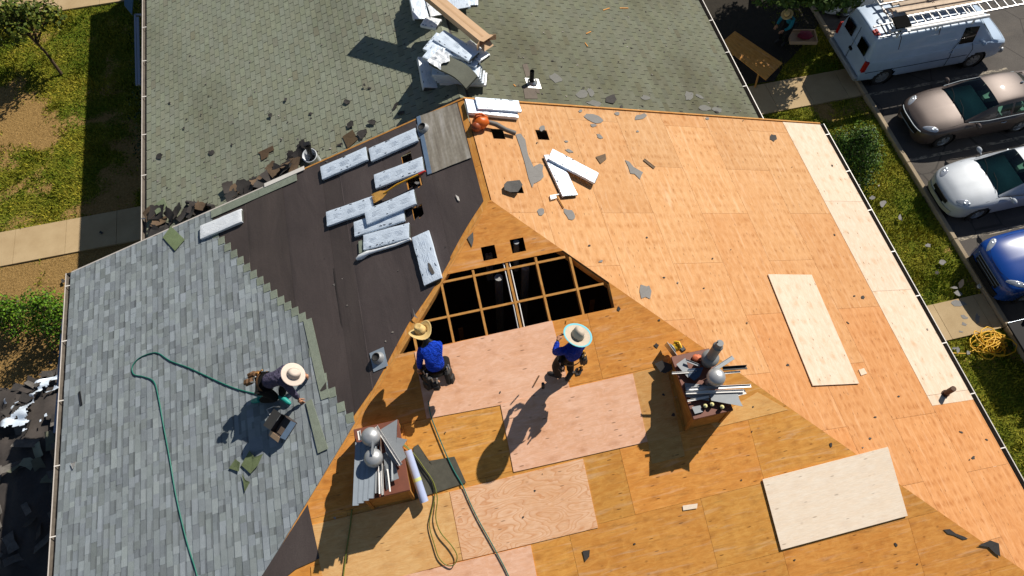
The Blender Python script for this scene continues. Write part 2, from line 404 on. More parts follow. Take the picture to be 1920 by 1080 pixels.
# right slope
b = MB(); tone_r = lambda r, y: (lambda v, w_: (v, v*w_, v*w_*w_))(r.uniform(.94, 1.05), r.uniform(.96, 1.03)-max(0, min(.13, (5.6-y)*.03)))
k_s = ps(1467, 229, 'R')[0]; t_end = ps(1755, 760, 'R')[1]
vr = [hole_at(1017, 253, 'R'), hole_at(934, 251, 'R'), hole_at(968, 352, 'R')]
vr.append((k_s, t_end, KR+1, 20))
yl_h = lambda s: Y0-(s/NR)*SR/SH
deck(b, 'R', [(.025, YT), (.025, yl_h(.025)), (KR, yl_h(KR)), (KR, YT)], vr, 1.22, 2.44, 0, 1.22, 11, tone_r, off=(k_s-4*1.22, 1.1))
b.build('right_roof_deck', P_OLD, near)
# new pale strip along the right eave
t = YT; i = 0
while t > t_end+.05:
    e = max(t-2.44, t_end); b = MB(); panel(b, 'R', [(k_s+.003, e+.003), (KR, e+.003), (KR, t-.003), (k_s+.003, t-.003)], .004, .013, 0, (1-.04*(i % 2),)*3, (i*7.3, i*3.1))
    o = b.build('eave_sheathing', P_WHITE, near); o['label'] = 'new pale plywood panel along the right eave'; t -= 2.44; i += 1
# left slope: deck under everything, strip of bare wood by ridge and hip
b = MB(); yl_l = lambda s: Y0-(s/NL)*SL/SH
hl = [hole_at(765, 297, 'L'), hole_at(786, 397, 'L'), hole_at(776, 343, 'L')]
deck(b, 'L', [(0, YT), (0, yl_l(0)), (KL, yl_l(KL)), (KL, YT)], hl, 1.22, 2.44, -.004, 1.22, 13, lambda r: (r.uniform(.85, 1.1),)*3, off=(0, 1.0))
b.build('left_roof_deck', P_HIP, near)
# felt in lanes along the eaves, rumpled a little
bnd = [ps(*q, 'L') for q in ((400, 440), (470, 515), (522, 566), (572, 605), (596, 700), (640, 770), (672, 810))]
bnd.sort()                                            # s grows towards the eave
def y_step(s):
    """upper end (towards the rake) of the laid shingles at distance s from the ridge"""
    if s >= bnd[-1][0]: return YT
    if s <= bnd[0][0]: return yl_l(s)-.1
    for (a, ya), (c, yc) in zip(bnd, bnd[1:]):
        if a <= s <= c: return ya+(yc-ya)*(s-a)/(c-a)
b = MB(); rn = random.Random(5)
fe0 = [ps(*q, 'L') for q in ((857, 195), (884, 290), (907, 384))]; s_f0 = max(.12, min(q[0] for q in fe0))
lanes = [s_f0, 1.0, 1.95, 2.9, 3.35, 4.3, 5.2, 6.1, 7.05, 8.0]
for li in range(len(lanes)-1):
    a, c = lanes[li], lanes[li+1]+.05; n = 10; rows = []; uvs = []
    hh = .006+.0025*(li % 3)
    ta = YT-.005
    for j in range(61):
        q = j/60; row = []; ur = []
        for i in range(n+1):
            s = a+(c-a)*(i/(n-1)*.975 if i < n else 1); tb = yl_l(s)+.12+.05*math.sin(s*3+li); t = ta+(tb-ta)*q
            wv = noise.noise(Vector((s*2.1, t*1.2, li*3.7)))
            wv2 = noise.noise(Vector((s*.9+t*.55, t*.35-s*.3, 2)))
            dm = max(0, min(1, (t-y_step(s))/.6-.15)); h = hh+dm*(.010*max(0, wv)+.014*max(0, wv2))+(.006 if i == n else 0)*0
            if i in (0, n): h = hh*(1 if i == 0 else .75)+.004*(i == 0)
            row.append(SP('L', s, t, h)); ur.append((t, s))
        rows.append(row); uvs.append(ur)
    v = rn.uniform(.88, 1.12); nf = len(b.f); b.grid(rows, 0, (v, v, v*rn.uniform(.95, 1.03)), uvs=uvs, flip=False)
    for q in range(nf, len(b.f)):
        if (q-nf) % n == n-1: b.col[q] = tuple(x*1.6 for x in b.col[q])
felt = b.build('felt_underlayment', FELT, near)
# cut the vent holes through the felt
bm = bmesh.new(); bm.from_mesh(felt.data)
def inside(f):
    c = f.calc_center_median(); q = SC_('L', c)
    if q[1] < y_step(q[0])-.35: return True
    return any(h[0] < q[0] < h[2] and h[1] < q[1] < h[3] for h in hl)
bmesh.ops.delete(bm, geom=[f for f in bm.faces if inside(f)], context='FACES')
bmesh.ops.recalc_face_normals(bm, faces=bm.faces); bm.to_mesh(felt.data); bm.free()
# grey membrane by the ridge top
b = MB(); mp = [ps(*q, 'L') for q in ((787, 219), (857, 195), (884, 297), (845, 312), (807, 328))]
pts = [SP('L', s, t, .03) for s, t in mp]; b.prism(pts[::-1], .012, nrm('L'), 0); b.build('ridge_membrane', RIDGE_MEM, near)
b = MB(); mp = [ps(*q, 'L') for q in ((782, 221), (789, 218), (811, 326), (803, 329))]
b.prism([SP('L', s, t, .034) for s, t in mp][::-1], .004, nrm('L')); b.build('membrane_edge_strip', mat('blue_release_strip', (.13, .19, .28), .4), near)
# rake trim
def bar(name, p, q, w, h, m, par, up=Vector((0, 0, 1)), bev=.0, mm=None, col=(1, 1, 1)):
    b = MB(); M_ = mfrom((Vector(p)+Vector(q))/2, Vector(q)-Vector(p), up); b.box((Vector(q)-Vector(p)).length, w, h, M_, 0, col, bev); 
    return b.build(name, m, par)
bar('rake_board', SP('R', .0, YT+.02, -.06), SP('R', KR, YT+.02, -.06), .035, .09, LUMBER, near, nrm('R'))
bar('rake_board', SP('L', .0, YT+.02, -.06), SP('L', ps(575, 340, 'L')[0], YT+.02, -.06), .035, .075, LUMBER, near, nrm('L'))
bar('rake_board', SP('L', ps(575, 340, 'L')[0]+.01, YT+.02, -.06), SP('L', KL, YT+.02, -.06), .03, .07, GUT, near, nrm('L'))
a1, a2_ = ps(556, 345, 'L'), ps(485, 377, 'L')
# rake starter strip and white drip edge
b = MB(); q0, q1 = ps(560, 350, 'L')[0], ps(398, 420, 'L')[0]
s = q0
while s < q1:
    e = min(s+.95, q1); v = random.uniform(.85, 1.1)
    panel(b, 'L', [(s+.003, YT-.21), (e-.003, YT-.21), (e-.003, YT-.012), (s+.003, YT-.012)], .03+.002*(int(s*2) % 2), .006, 0, v); s += .95
b.build('rake_starter_strip', S_STRIP, near)
bar('drip_edge', SP('L', ps(500, 372, 'L')[0], YT+.02, .03), SP('L', ps(575, 340, 'L')[0], YT+.02, .03), .1, .012, WHITE, near, nrm('L'))
# new shingles
def shingles(name, k, s0, s1, ylow, yhigh, expo, m, rnd, par, lam=True, tint=None, y_lo_cap=None):
    b = MB(); i = 0; s = s1
    while s-expo > s0:
        a, c = s-expo, s; mid = (a+c)/2; lo, hi = ylow(mid), yhigh(mid); la, lc = ylow(a-.02), ylow(c); lo = min(la, lc)
        t = lo-rnd.uniform(0, .2); first = True
        if not lam: t = math.floor(lo/.305)*.305+(.1525 if i % 2 else 0)+rnd.uniform(-.012, .012)
        while t < hi:
            ln = rnd.choice((.1, .13, .15, .18, .2, .23, .26)) if lam else .305
            t0, t1 = max(t, lo), min(t+ln, hi); t += ln
            if t1-t0 < .02: continue
            g = 0 if lam else .008
            jit = rnd.uniform(-.004, .004)
            if lam:
                v = rnd.choice((.74, .83, .91, .97, 1.0, 1.03, 1.09, 1.22)); hh = rnd.choice((0, .004)); top, bot = .014+hh*.3, .022+hh
                cl = (v, v*rnd.uniform(.99, 1.01), v*rnd.uniform(.97, 1.05))
            else:
                v = rnd.uniform(.93, 1.06); top, bot = .004, .010; w_ = rnd.uniform(.97, 1.02); cl = (v, v*w_, v*w_*rnd.uniform(.93, 1.03))
                if rnd.random() < .03: cl = (cl[0]*.9, cl[1]*.85, cl[2]*.82)
            if tint: cl = tint(a, t0, cl)
            cc = c+jit
            ta0, ta1, tc0, tc1 = max(t0+g, la), max(t1-g, la), max(t0+g, lc), max(t1-g, lc)
            A, B_, C_, D_ = SP(k, a-.02, ta0, top), SP(k, a-.02, ta1, top), SP(k, cc, tc1, bot), SP(k, cc, tc0, bot)
            q = [D_, C_, B_, A]
            if (q[1]-q[0]).cross(q[2]-q[0]).dot(nrm(k)) < 0: q.reverse()
            b.face(q, 0, cl)
            E1, E2 = SP(k, cc, tc1, 0), SP(k, cc, tc0, 0)
            b.face([C_, D_, E2, E1], 0, tuple(x*.8 for x in cl)); b.face([B_, C_, E1, SP(k, a-.02, ta1, 0)], 0, cl); b.face([D_, A, SP(k, a-.02, ta0, 0), E2], 0, cl)
            if lam and t0 > max(la, lc) and rnd.random() < .5:              # printed shade band at the head of the tab
                f = rnd.uniform(.62, .8); w1 = rnd.uniform(.03, .06); up = .0012
                q = [SP(k, a+w1, t0+g, top+(bot-top)*.4+up), SP(k, a+w1, t1-g, top+(bot-top)*.4+up), SP(k, a-.0, t1-g, top+(bot-top)*.12+up), SP(k, a-.0, t0+g, top+(bot-top)*.12+up)]
                if (q[1]-q[0]).cross(q[2]-q[0]).dot(nrm(k)) < 0: q.reverse()
                b.face(q, 0, tuple(x*f for x in cl))
        s -= expo; i += 1
    return b.build(name, m, par)
rs = random.Random(21)
s_in = bnd[0][0]
shingles('new_shingle_courses', 'L', s_in, KL, lambda s: yl_l(s)+.02, lambda s: min(y_step(s), YT-.005), .143, S_NEW, rs, near)
# pale uncovered heads of the last shingle of each course
b = MB(); s = KL; i = 0
while s-.143 > s_in+.05:
    ys = y_step(s-.07)
    if ys < YT-.3:
        v = random.uniform(.9, 1.1); b = MB()
        panel(b, 'L', [(s-.16, ys-.03), (s-.002, ys-.03), (s-.002, ys+.15), (s-.16, ys+.15)], .025+.0012*(i % 3), .008, 0, v); b.build('exposed_shingle_head', S_STRIP, near)
    s -= .143; i += 1
p0, p1 = ps(578, 600, 'L'), ps(612, 748, 'L')
b = MB(); panel(b, 'L', [(p0[0]-.09, p0[1]), (p0[0]+.09, p0[1]), (p1[0]+.09, p1[1]), (p1[0]-.09, p1[1])], .034, .006, 0, 1.05); b.build('shingle_course_strip', S_STRIP, near)
# felt flap draped over the hip
fl = [px(*q, 'H', .02) for q in ((640, 852), (577, 948), (490, 1082), (470, 1120), (560, 1064), (598, 1047))]
fl = [px(*q, 'H', .02) for q in ((577, 946), (470, 1112), (500, 1110), (556, 1066), (599, 1047))]
b = MB(); b.prism(fl, .006, nrm('H')); b.build('felt_flap', FELT, near)
# nailed new sheets on the hip slope
def sheet(name, corners, k, top, m, par, label=None, uvo=(0, 0), thick=.014, long='t', col=(1, 1, 1)):
    q = [ps(*c, k) for c in corners]; b = MB(); pts = [SP(k, s, t, top) for s, t in q]
    uv = [(t+uvo[0], s+uvo[1]) if long == 't' else (s+uvo[0], t+uvo[1]) for s, t in q]
    if (pts[1]-pts[0]).cross(pts[2]-pts[0]).dot(nrm(k)) < 0: pts.reverse(); uv.reverse()
    b.prism(pts, thick, nrm(k), 0, col, uv, bottom=True); o = b.build(name, m, par)
    if label: o['label'] = label
    return o
def rect4(a, c, d):
    """fourth corner of a sheet in pixels is not needed: three corners a, c, d"""
sheet('new_plywood_sheet', [(777, 660), (1035, 601), (1070, 735), (800, 785)], 'H', .012, P_PINK, near, 'new pinkish plywood sheet below the roof opening', (3, 1))
sheet('new_plywood_sheet', [(938, 757), (1186, 700), (1214, 828), (963, 885)], 'H', .016, P_PINK, near, 'new pinkish plywood sheet in the middle of the hip slope', (9, 5))
sheet('new_plywood_sheet', [(843, 922), (1093, 860), (1121, 989), (868, 1050)], 'H', .013, P_SWIRL, near, 'new plywood sheet with swirling grain', (1, 8))
sheet('new_plywood_sheet', [(586, 984), (842, 922), (867, 1050), (611, 1118)], 'H', .0125, P_TAN, near, 'new tan plywood sheet below the left chimney', (14, 2))
sheet('new_plywood_sheet', [(745, 1082), (995, 1022), (1010, 1100), (758, 1160)], 'H', .015, P_PINK, near, 'new pinkish plywood sheet at the bottom edge', (20, 2))
sheet('new_plywood_sheet', [(583, 1062), (600, 1058), (625, 1170), (590, 1180)], 'H', .015, P_HIP, near, None, (20, 2))
sheet('patch_sheet', [(1186, 700), (1250, 685), (1275, 815), (1214, 829)], 'H', .006, P_TAN, near, None, (31, 4), col=(.85, .8, .7))
sheet('patch_sheet', [(1215, 829), (1276, 815), (1284, 855), (1222, 870)], 'H', .006, P_TAN, near, None, (33, 9), col=(.8, .75, .6))
sheet('patch_sheet', [(1330, 790), (1420, 735), (1478, 768), (1340, 802)], 'H', .006, P_TAN, near, None, (36, 1), col=(1, .95, .8))
# rafters, blocking, hip rafters, attic
def on_h(x, y, h=-.02): return px(x, y, 'H')+nrm('H')*h
for xa, ya in ((829, 538), (886.7, 506.7), (950, 493), (1004, 481), (1068, 478)):
    xx = ps(xa, ya, 'H')[1]
    s0 = max(s_top-.35, 0) if xa > 835 else (XR-xx)*NH*SL/SH
    if xa > 1060: s0 = (xx-XR)*NH*SR/SH+.03
    p, q = SP('H', s0, xx, -.155), SP('H', s_bot+.4, xx, -.155)
    bar('rafter', p, q, .042, .14, LUMBER, near, nrm('H'))
xx = ps(1149, 560, 'H')[1]; bar('rafter', SP('H', (xx-XR)*NH*SR/SH+.03, xx, -.155), SP('H', s_bot+.4, xx, -.155), .042, .14, LUMBER, near, nrm('H'))
xx = ps(778, 640, 'H')[1]; bar('rafter', SP('H', (XR-xx)*NH*SL/SH+.03, xx, -.155), SP('H', s_bot+.4, xx, -.155), .042, .14, LUMBER, near, nrm('H'))
sb = [ps(*q, 'H')[0] for q in ((838, 524), (1050, 480))]; sb = sum(sb)/2; sm_ = sum(ps(*q, 'H')[0] for q in ((790, 602), (1137, 532)))/2
bar('blocking', SP('H', sb+.03, xl_h(sb+.03)+.03, -.075), SP('H', sb+.03, xr_h(sb+.03)-.1, -.075), .04, .055, LUMBER, near, nrm('H'))
bar('blocking', SP('H', sm_, xl_h(sm_)+.03, -.075), SP('H', sm_, xr_h(sm_)-.1, -.075), .04, .055, LUMBER, near, nrm('H'))
hd = (SP('H', 9, xl_h(9))-SP('H', 0, XR)).normalized(); p0 = SP('H', 0, XR)
bar('hip_rafter', p0+hd*.3+Vector((0, 0, -.155)), p0+hd*5.6+Vector((0, 0, -.155)), .07, .145, LUMBER, near)
hd2 = (SP('H', 9, xr_h(9))-p0).normalized()
bar('hip_rafter', p0+hd2*.3+Vector((0, 0, -.2)), p0+hd2*12+Vector((0, 0, -.2)), .045, .16, LUMBER, near)
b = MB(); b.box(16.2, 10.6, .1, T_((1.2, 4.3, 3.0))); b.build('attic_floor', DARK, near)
b = MB()
for (qx, qy) in ((935, 520), (985, 500)):
    c = px(qx, qy, 'H', -.5); b.tube([(c.x, c.y, 3.1), (c.x, c.y, c.z)], .08, 12)
c = px(920, 476, 'H', -.35); b.tube([c, c+Vector((0, 0, -1))], .035, 10); c = px(913, 477, 'H', -.35); b.tube([c, c+Vector((0, 0, -1))], .035, 10)
b.build('duct_pipe', STEEL, near)
b = MB(); c = px(968, 456, 'H', -.12); b.tube([c+Vector((0, 0, .05)), c+Vector((0, 0, -1))], .055, 12); b.build('vent_pipe', DULLSTEEL, near)
for dx_ in (-.055, .055):
    xx = ps(950, 493, 'H')[1]+dx_; b = MB(); b.tube([SP('H', sb-.1, xx, -.04), SP('H', sm_-.05, xx, -.045), SP('H', sm_+.05, xx+.01, -.04), SP('H', s_bot+.3, xx, -.05)], .012, 8); b.build('conduit', PVC, near)
for xx in (2.9, .2, 4.4):
    for y in (5.3,):
        bar('truss_web', (xx, y, 3.1), (xx+.1, y+.55, 6.0), .04, .09, LUMBER, near, Vector((1, 0, 0)), col=(.4, .35, .3))
# gutters
def gutter(name, par, xe, ze, y0, y1, sgn, hang, m=GUT):
    b = MB(); w_, d_ = .125, .1
    prof = [(0, .0), (0, -d_), (w_*.75, -d_), (w_, -.03), (w_, .004), (w_-.018, .006), (w_-.018, -.004)]
    rows = [[(xe+sgn*p, y, ze+q) for p, q in prof] for y in (y0, y1)]
    b.grid(rows, 0, smooth=False, flip=sgn < 0)
    rows = [[(xe+sgn*p, y, ze+q) for p, q in ((.003, -.02), (.004, -d_+.004), (w_*.75, -d_+.004), (w_-.01, -.02))] for y in (y0, y1)]
    b.grid(rows, 1, smooth=False, flip=sgn < 0)
    for y in (y0, y1): b.face([(xe+sgn*p, y, ze+q) for p, q in prof[:5]], 0)
    g = b.build(name, [m, GUT_IN], par); y = y1-.35
    while y > y0:
        h = MB(); h.box(w_*.98, .022, .006, T_((xe+sgn*w_/2, y, ze+.004))); h.build('gutter_hanger', WHITE, g); y -= hang
    return g
ze = ZR-SR*9.0991; g = gutter('gutter', near, XE+.012, ze-.03, -2, YT+.02, 1, 1.18, mat('gutter_white', (.62, .58, .53), .4, .12))
ze2 = ZR-SL*9.3861; gutter('gutter', near, XL-.012, ze2-.0, -2.2, YT+.02, -1, 1.4)
bar('fascia_board', (XL+.02, -2.1, ze2-.2), (XL+.02, YT, ze2-.2), .03, .17, WHITE, near)
bar('fascia_board', (XE-.02, -1.8, ze-.2), (XE-.02, YT, ze-.2), .03, .17, WHITE, near)
# walls, soffit
b = MB(); b.box(XE-XL-.9, YT+1.3, 4.1, T_(((XL+XE)/2, (YT-1.5)/2, 0))); b.f = [f for i, f in enumerate(b.f) if i > 0]; b.mi.pop(); b.col.pop(); b.uv.pop(); b.sm.pop(); b.build('wall', SIDING, near)
for xs in (XL+.24, XE-.24): b = MB(); b.box(.46, YT+1.9, .03, T_((xs, (YT-2.0)/2, ze2-.24))); b.build('soffit', WHITE, near)
# vent pipe by the right eave
c = px(1771, 739, 'R'); pe = tag(bpy.data.objects.new('vent_stack', None), None); bpy.data.objects.remove(pe)
b = MB(); b.tube([c, c+Vector((0, 0, .34))], .055, 16, cap=False); b.tube([c+Vector((0, 0, .339)), c+Vector((0, 0, .34))], [.05, .05], 16); b.tube([c+Vector((0, 0, .0)), c+Vector((0, 0, .06))], .075, 14, col=(.7, .6, .6)); b.build('vent_pipe', mat('rusty_iron', (.085, .035, .015), .7, .4), near)
# ------------------------------------------------------------ the far house
far = tag(bpy.data.objects.new('house', None), 'far house with weathered greenish shingle roof joined behind the near roof', 'house'); COL.objects.link(far)
YF0, YF1 = YT-.35, 27.0
KFL, KFR = (XR-FXL)*NL, (FXR-XR)*NR
b = MB(); b.face([SP('FL', 0, YF0), SP('FL', 0, YF1), SP('FL', KFL, YF1), SP('FL', KFL, YF0)], 0); b.face([SP('FR', 0, YF1), SP('FR', 0, YF0), SP('FR', KFR, YF0), SP('FR', KFR, YF1)], 0)
b.build('roof_deck', S_UNDER, far)
rs = random.Random(4)
shingles('roof_shingles_left', 'FL', .1, KFL, lambda s: YF0, lambda s: YF1, .143, S_OLD, rs, far, False).name = 'roof_shingles'
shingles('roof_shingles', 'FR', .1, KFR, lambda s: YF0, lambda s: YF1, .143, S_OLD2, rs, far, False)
b = MB(); y = YF0
while y < YF1:
    for k in ('FL', 'FR'): panel(b, k, [(-.0, y), (.16, y), (.16, y+.29), (0, y+.29)], .013+.0015*(int(y*7) % 3), .006, 0, random.uniform(.85, 1.1))
    y += .143*2
b.build('ridge_cap', S_OLD, far)
zf = zon('FL', FXL, 0); gutter('gutter', far, FXL-.012, zf, YT-.1, YF1, -1, 1.3)
zf2 = zon('FR', FXR, 0); gutter('gutter', far, FXR+.012, zf2-.01, YT+.05, YF1, 1, 1.25, WHITE)
b = MB(); b.box(FXR-FXL-.7, YF1-YT-.2, zf-.25, T_(((FXL+FXR)/2, (YF1+YT)/2+.2, 0))); b.build('wall', SIDING, far)
b = MB(); b.box(FXR-FXL-.04, YF1-YT, .03, T_(((FXL+FXR)/2, (YF1+YT)/2, zf-.22))); b.build('soffit', WHITE, far)
bar('fascia_board', (FXL+.02, YT+.1, zf-.2), (FXL+.02, YF1, zf-.2), .03, .17, WHITE, far)
bar('fascia_board', (FXR-.02, YT+.1, zf-.2), (FXR-.02, YF1, zf-.2), .03, .17, WHITE, far)
# black vent pipe with flashing on the far right slope
c = px(997, 155, 'FR', .012); M_ = mfrom(c, (0, 1, 0), nrm('FR'))
f_ = MB(); f_.box(.3, .34, .006, M_@T_((-.02, -.03, 0))); f_.lathe([(.13, 0), (.12, .03), (.075, .06), (.07, .075)], T_(c), 18); fl_ = f_.build('pipe_flashing', STEEL, far)
f_ = MB(); f_.tube([c, c+Vector((0, 0, .36))], .05, 14, cap=False); f_.tube([c+Vector((0, 0, .3)), c+Vector((0, 0, .31))], .048, 12); f_.build('vent_pipe', RUBBER, far)
b = MB()
for q in ([(979, 122), (988, 120), (995, 142), (986, 146)], [(980, 162), (1003, 163), (1008, 186), (984, 186)], [(1003, 165), (1010, 167), (1012, 177), (1004, 174)]):
    b = MB(); pts = [px(*p, 'FR')+nrm('FR')*.017 for p in q]; b.prism(pts[::-1], .004, nrm('FR')); b.build('bare_shingle_patch', bpy.data.materials.get('worn_brown_patch') or mat('worn_brown_patch', (.13, .105, .085), .9, .2), far)

WBLUE = mat('pale_window_frame', (.26, .3, .38), .4, .06)
def frame_bar(x0, y0, x1, y1, z, w_, par, nm):
    p, q = px(x0, y0, 'G', z), px(x1, y1, 'G', z); return bar(nm, p, q, w_, .05, WBLUE, par)
f = frame_bar(254, 29, 257, 161, 2.9, .05, far, 'window_frame'); frame_bar(259, 34, 262, 160, 3.0, .07, far, 'window_frame'); frame_bar(254, 29, 266, 29, 2.9, .05, far, 'window_frame')
p0, p1, p2, p3 = [px(*q_, 'G', 2.7) for q_ in ((233, -10), (250, -10), (247, 27), (233, 10))]; b = MB(); b.prism([p3, p2, p1, p0], .04, Vector((0, 0, 1)), bottom=True); b.build('shutter_panel', mat('blue_shutter', (.07, .15, .22), .5), far)
for y0_, y1_ in ((627, 724), (738, 812)):
    p, q = px(120-(y0_-627)*.06, y0_, 'G', 3.4), px(120-(y1_-627)*.07, y1_, 'G', 3.4); bar('window_frame', p, q, .10, .06, WBLUE, near)
p, q = px(123, 600, 'G', 3.5), px(121, 620, 'G', 3.5); bar('window_frame', p, q, .1, .06, WHITE, near)
# ------------------------------------------------------------ ground, paths, parking
CURB = 15.92
def fbm(x, y, s, o=4, z=0): return noise.fractal(Vector((x*s, y*s, z)), 1.0, 2.0, o)
def dirtness(x, y):
    """0 grass .. 1 bare soil"""
    d = fbm(x, y, .45, 4, 3.3)*.55+fbm(x, y, 1.6, 3, 9)*.35+.02
    if x < 0:
        d += .12
        if y < 13.9: d += .55
        if y > 15: d += .15*math.exp(-((x+12.6)**2/3+(y-19.3)**2/4))*3.2-.12*math.exp(-((x+10.9)**2/1.2))
        if -11.2 < x < -9.9 and y > 15.5: d -= .2
    else:
        d -= .12
        if x > CURB-.55: d += .18
    return max(0, min(1, .5+d*1.4-.35))
def lines(a, b, step, far=200):
    n = round((b-a)/step); L = [a+(b-a)*i/n for i in range(n+1)]
    return [-far, -far*.4, a-14, a-5, a-2]+L+[b+2, b+5, b+14, far*.4, far]
gx, gy = lines(-17, 24, .28), lines(-4, 30, .28)
b = MB(); rows = []
for y in gy:
    rows.append([(x, y, .03*fbm(x, y, .5, 3)-.045 if abs(x) < 30 and abs(y) < 40 else -.05) for x in gx])
b.grid(rows, 0)
nx_ = len(gx)
b.col = []
for i in range(len(gy)-1):
    for j in range(nx_-1):
        d = dirtness((gx[j]+gx[j+1])/2, (gy[i]+gy[i+1])/2); b.col.append((d, d, d))
def lawn_mat():
    m = NT('lawn_and_soil'); c = m.coord('Object'); n1 = m.noise(c, 1.3, 6, .65, .4); n2 = m.noise(c, 16, 5, .7); n3 = m.noise(c, 55, 3, .7)
    gr = m.ramp(n2, [(.3, (.05, .075, .006)), (.5, (.12, .145, .011)), (.72, (.25, .24, .025))])
    gr = m.mix(m.ramp(n1, [(.45, 0.), (.7, .8)]), gr, (.25, .22, .025))
    so_ = m.ramp(n2, [(.3, (.24, .14, .045)), (.7, (.46, .29, .11))]); so_ = m.mix(1, so_, m.ramp(n3, [(.3, .7), (.7, 1.2)]), 'MULTIPLY')
    dv = m.math('ADD', m.tint(), m.math('MULTIPLY', m.math('SUBTRACT', n2, .5), 1.5))
    k = m.mix(m.ramp(dv, [(.42, 0.), (.62, 1.)]), gr, so_)
    m.bump(m.math('ADD', n2, m.math('MULTIPLY', n3, .5)), .9, .08)
    return m.out(k, .95, 0, .1)
lawn = tag(b.build('lawn', lawn_mat()), kind='structure')
# smooth the soil mask so it does not show the grid
ca = lawn.data.color_attributes['tint']
buf = []
for p in lawn.data.polygons:
    for vi in p.vertices:
        v = lawn.data.vertices[vi].co; d = dirtness(v.x, v.y) if abs(v.x) < 30 else .4; buf += (d, d, d, 1)
ca.data.foreach_set('color', buf)
def asphalt():
    m = NT('asphalt'); c = m.coord('Object'); n1 = m.noise(c, .8, 5, .6); n2 = m.noise(c, 120, 2, .8); n3 = m.noise(m.coord('Object', (.25, 1.4, 1)), 1.2, 5, .7, .6)
    k = m.ramp(n1, [(.3, (.066, .058, .052)), (.7, (.105, .093, .082))]); k = m.mix(1, k, m.ramp(n2, [(.3, .72), (.7, 1.3)]), 'MULTIPLY')
    k = m.mix(m.ramp(n3, [(.55, 0.), (.75, .45)]), k, (.17, .14, .11))
    cr = m.voro(m.coord('Object', (.5, .5, .5)), 1.0, 1, 'DISTANCE_TO_EDGE'); k = m.mix(m.ramp(cr, [(.004, .7), (.012, 0.)]), k, (.03, .027, .025))
    m.bump(n2, .4, .01); return m.out(k, .9, 0, .3)
ASPH = asphalt()
b = MB(); b.face([(CURB+.05, -150, .0), (190, -150, .0), (190, 150, .0), (CURB+.05, 150, .0)]); tag(b.build('parking_lot', ASPH), kind='structure')
def concrete(name, c0, c1):
    m = NT(name); c = m.coord('Object'); n1 = m.noise(c, 1.4, 6, .6); n2 = m.noise(c, 70, 3, .7)
    k = m.ramp(n1, [(.3, c0), (.7, c1)]); k = m.mix(1, k, m.ramp(n2, [(.3, .86), (.7, 1.1)]), 'MULTIPLY'); k = m.mix(1, k, m.tint(), 'MULTIPLY'); m.bump(n2, .2, .01); return m.out(k, .9, 0, .25)
CONC = concrete('pavement_concrete', (.38, .27, .145), (.47, .35, .20)); CONC2 = concrete('kerb_concrete', (.27, .21, .14), (.36, .29, .2))
def path(name, x0, x1, y0, y1, joint, z=.012):
    b = MB(); x = x0; i = 0; rn = random.Random(int(y0*10))
    while x < x1-.05:
        e = min(x+joint, x1); v = rn.uniform(.93, 1.05); b.prism([(x+.006, y0, z), (e-.006, y0, z), (e-.006, y1, z), (x+.006, y1, z)], .08, Vector((0, 0, 1)), 0, (v, v, v)); x = e
    return tag(b.build(name, CONC), kind='structure')
path('path', -60.9, XL+.9, 13.80, 15.06, 1.52); path('path', -60.2, -6.5, 24.75, 26.2, 1.52)
path('path', FXR-.2, CURB-.16, 14.06, 15.33, 1.3); path('path', XE-.2, CURB-.16, 5.02, 6.16, 1.3)
b = MB(); y = -40; rn = random.Random(3)
while y < 60:
    v = rn.uniform(.85, 1.08); b.box(.15, 2.99, .3, T_((CURB-.07, y+1.5, -.17)), 0, (v, v, v), .02); y += 3
tag(b.build('kerb', CONC2), kind='structure')
def paint():
    m = NT('worn_white_paint'); c = m.coord('Object'); n = m.noise(m.coord('Object', (1, 3, 1)), 3.5, 6, .75)
    k = m.mix(m.ramp(n, [(.46, 0.), (.52, 1.)]), (.34, .29, .22), (.1, .088, .075)); return m.out(k, .85, 0, .3)
PAINT = paint()
b = MB()
for y in (17.05, 14.02, 11.13, 8.0, 4.95, 1.9, -1.1): b.face([(CURB+.1, y-.055, .004), (CURB+5.4, y-.055, .004), (CURB+5.4, y+.055, .004), (CURB+.1, y+.055, .004)])
tag(b.build('parking_line', PAINT), kind='structure')
TREE_SHADE = mat('painted_tree_shade', (.02, .015, .009), .95, .5, 30, .8)  # near-black colour that paints the tree's shade onto the ground
shade_pts = [px(*q, 'G', .012) for q in ((1330, 60), (1372, 150), (1400, 158), (1452, 152), (1470, 122), (1500, 92), (1535, 45), (1540, -60), (1300, -60))]
b = MB(); b.face(shade_pts[::-1]); tag(b.build('tree_shade_sheet', TREE_SHADE), kind='structure')  # added dark sheet, cut to the outline of the tree's shade
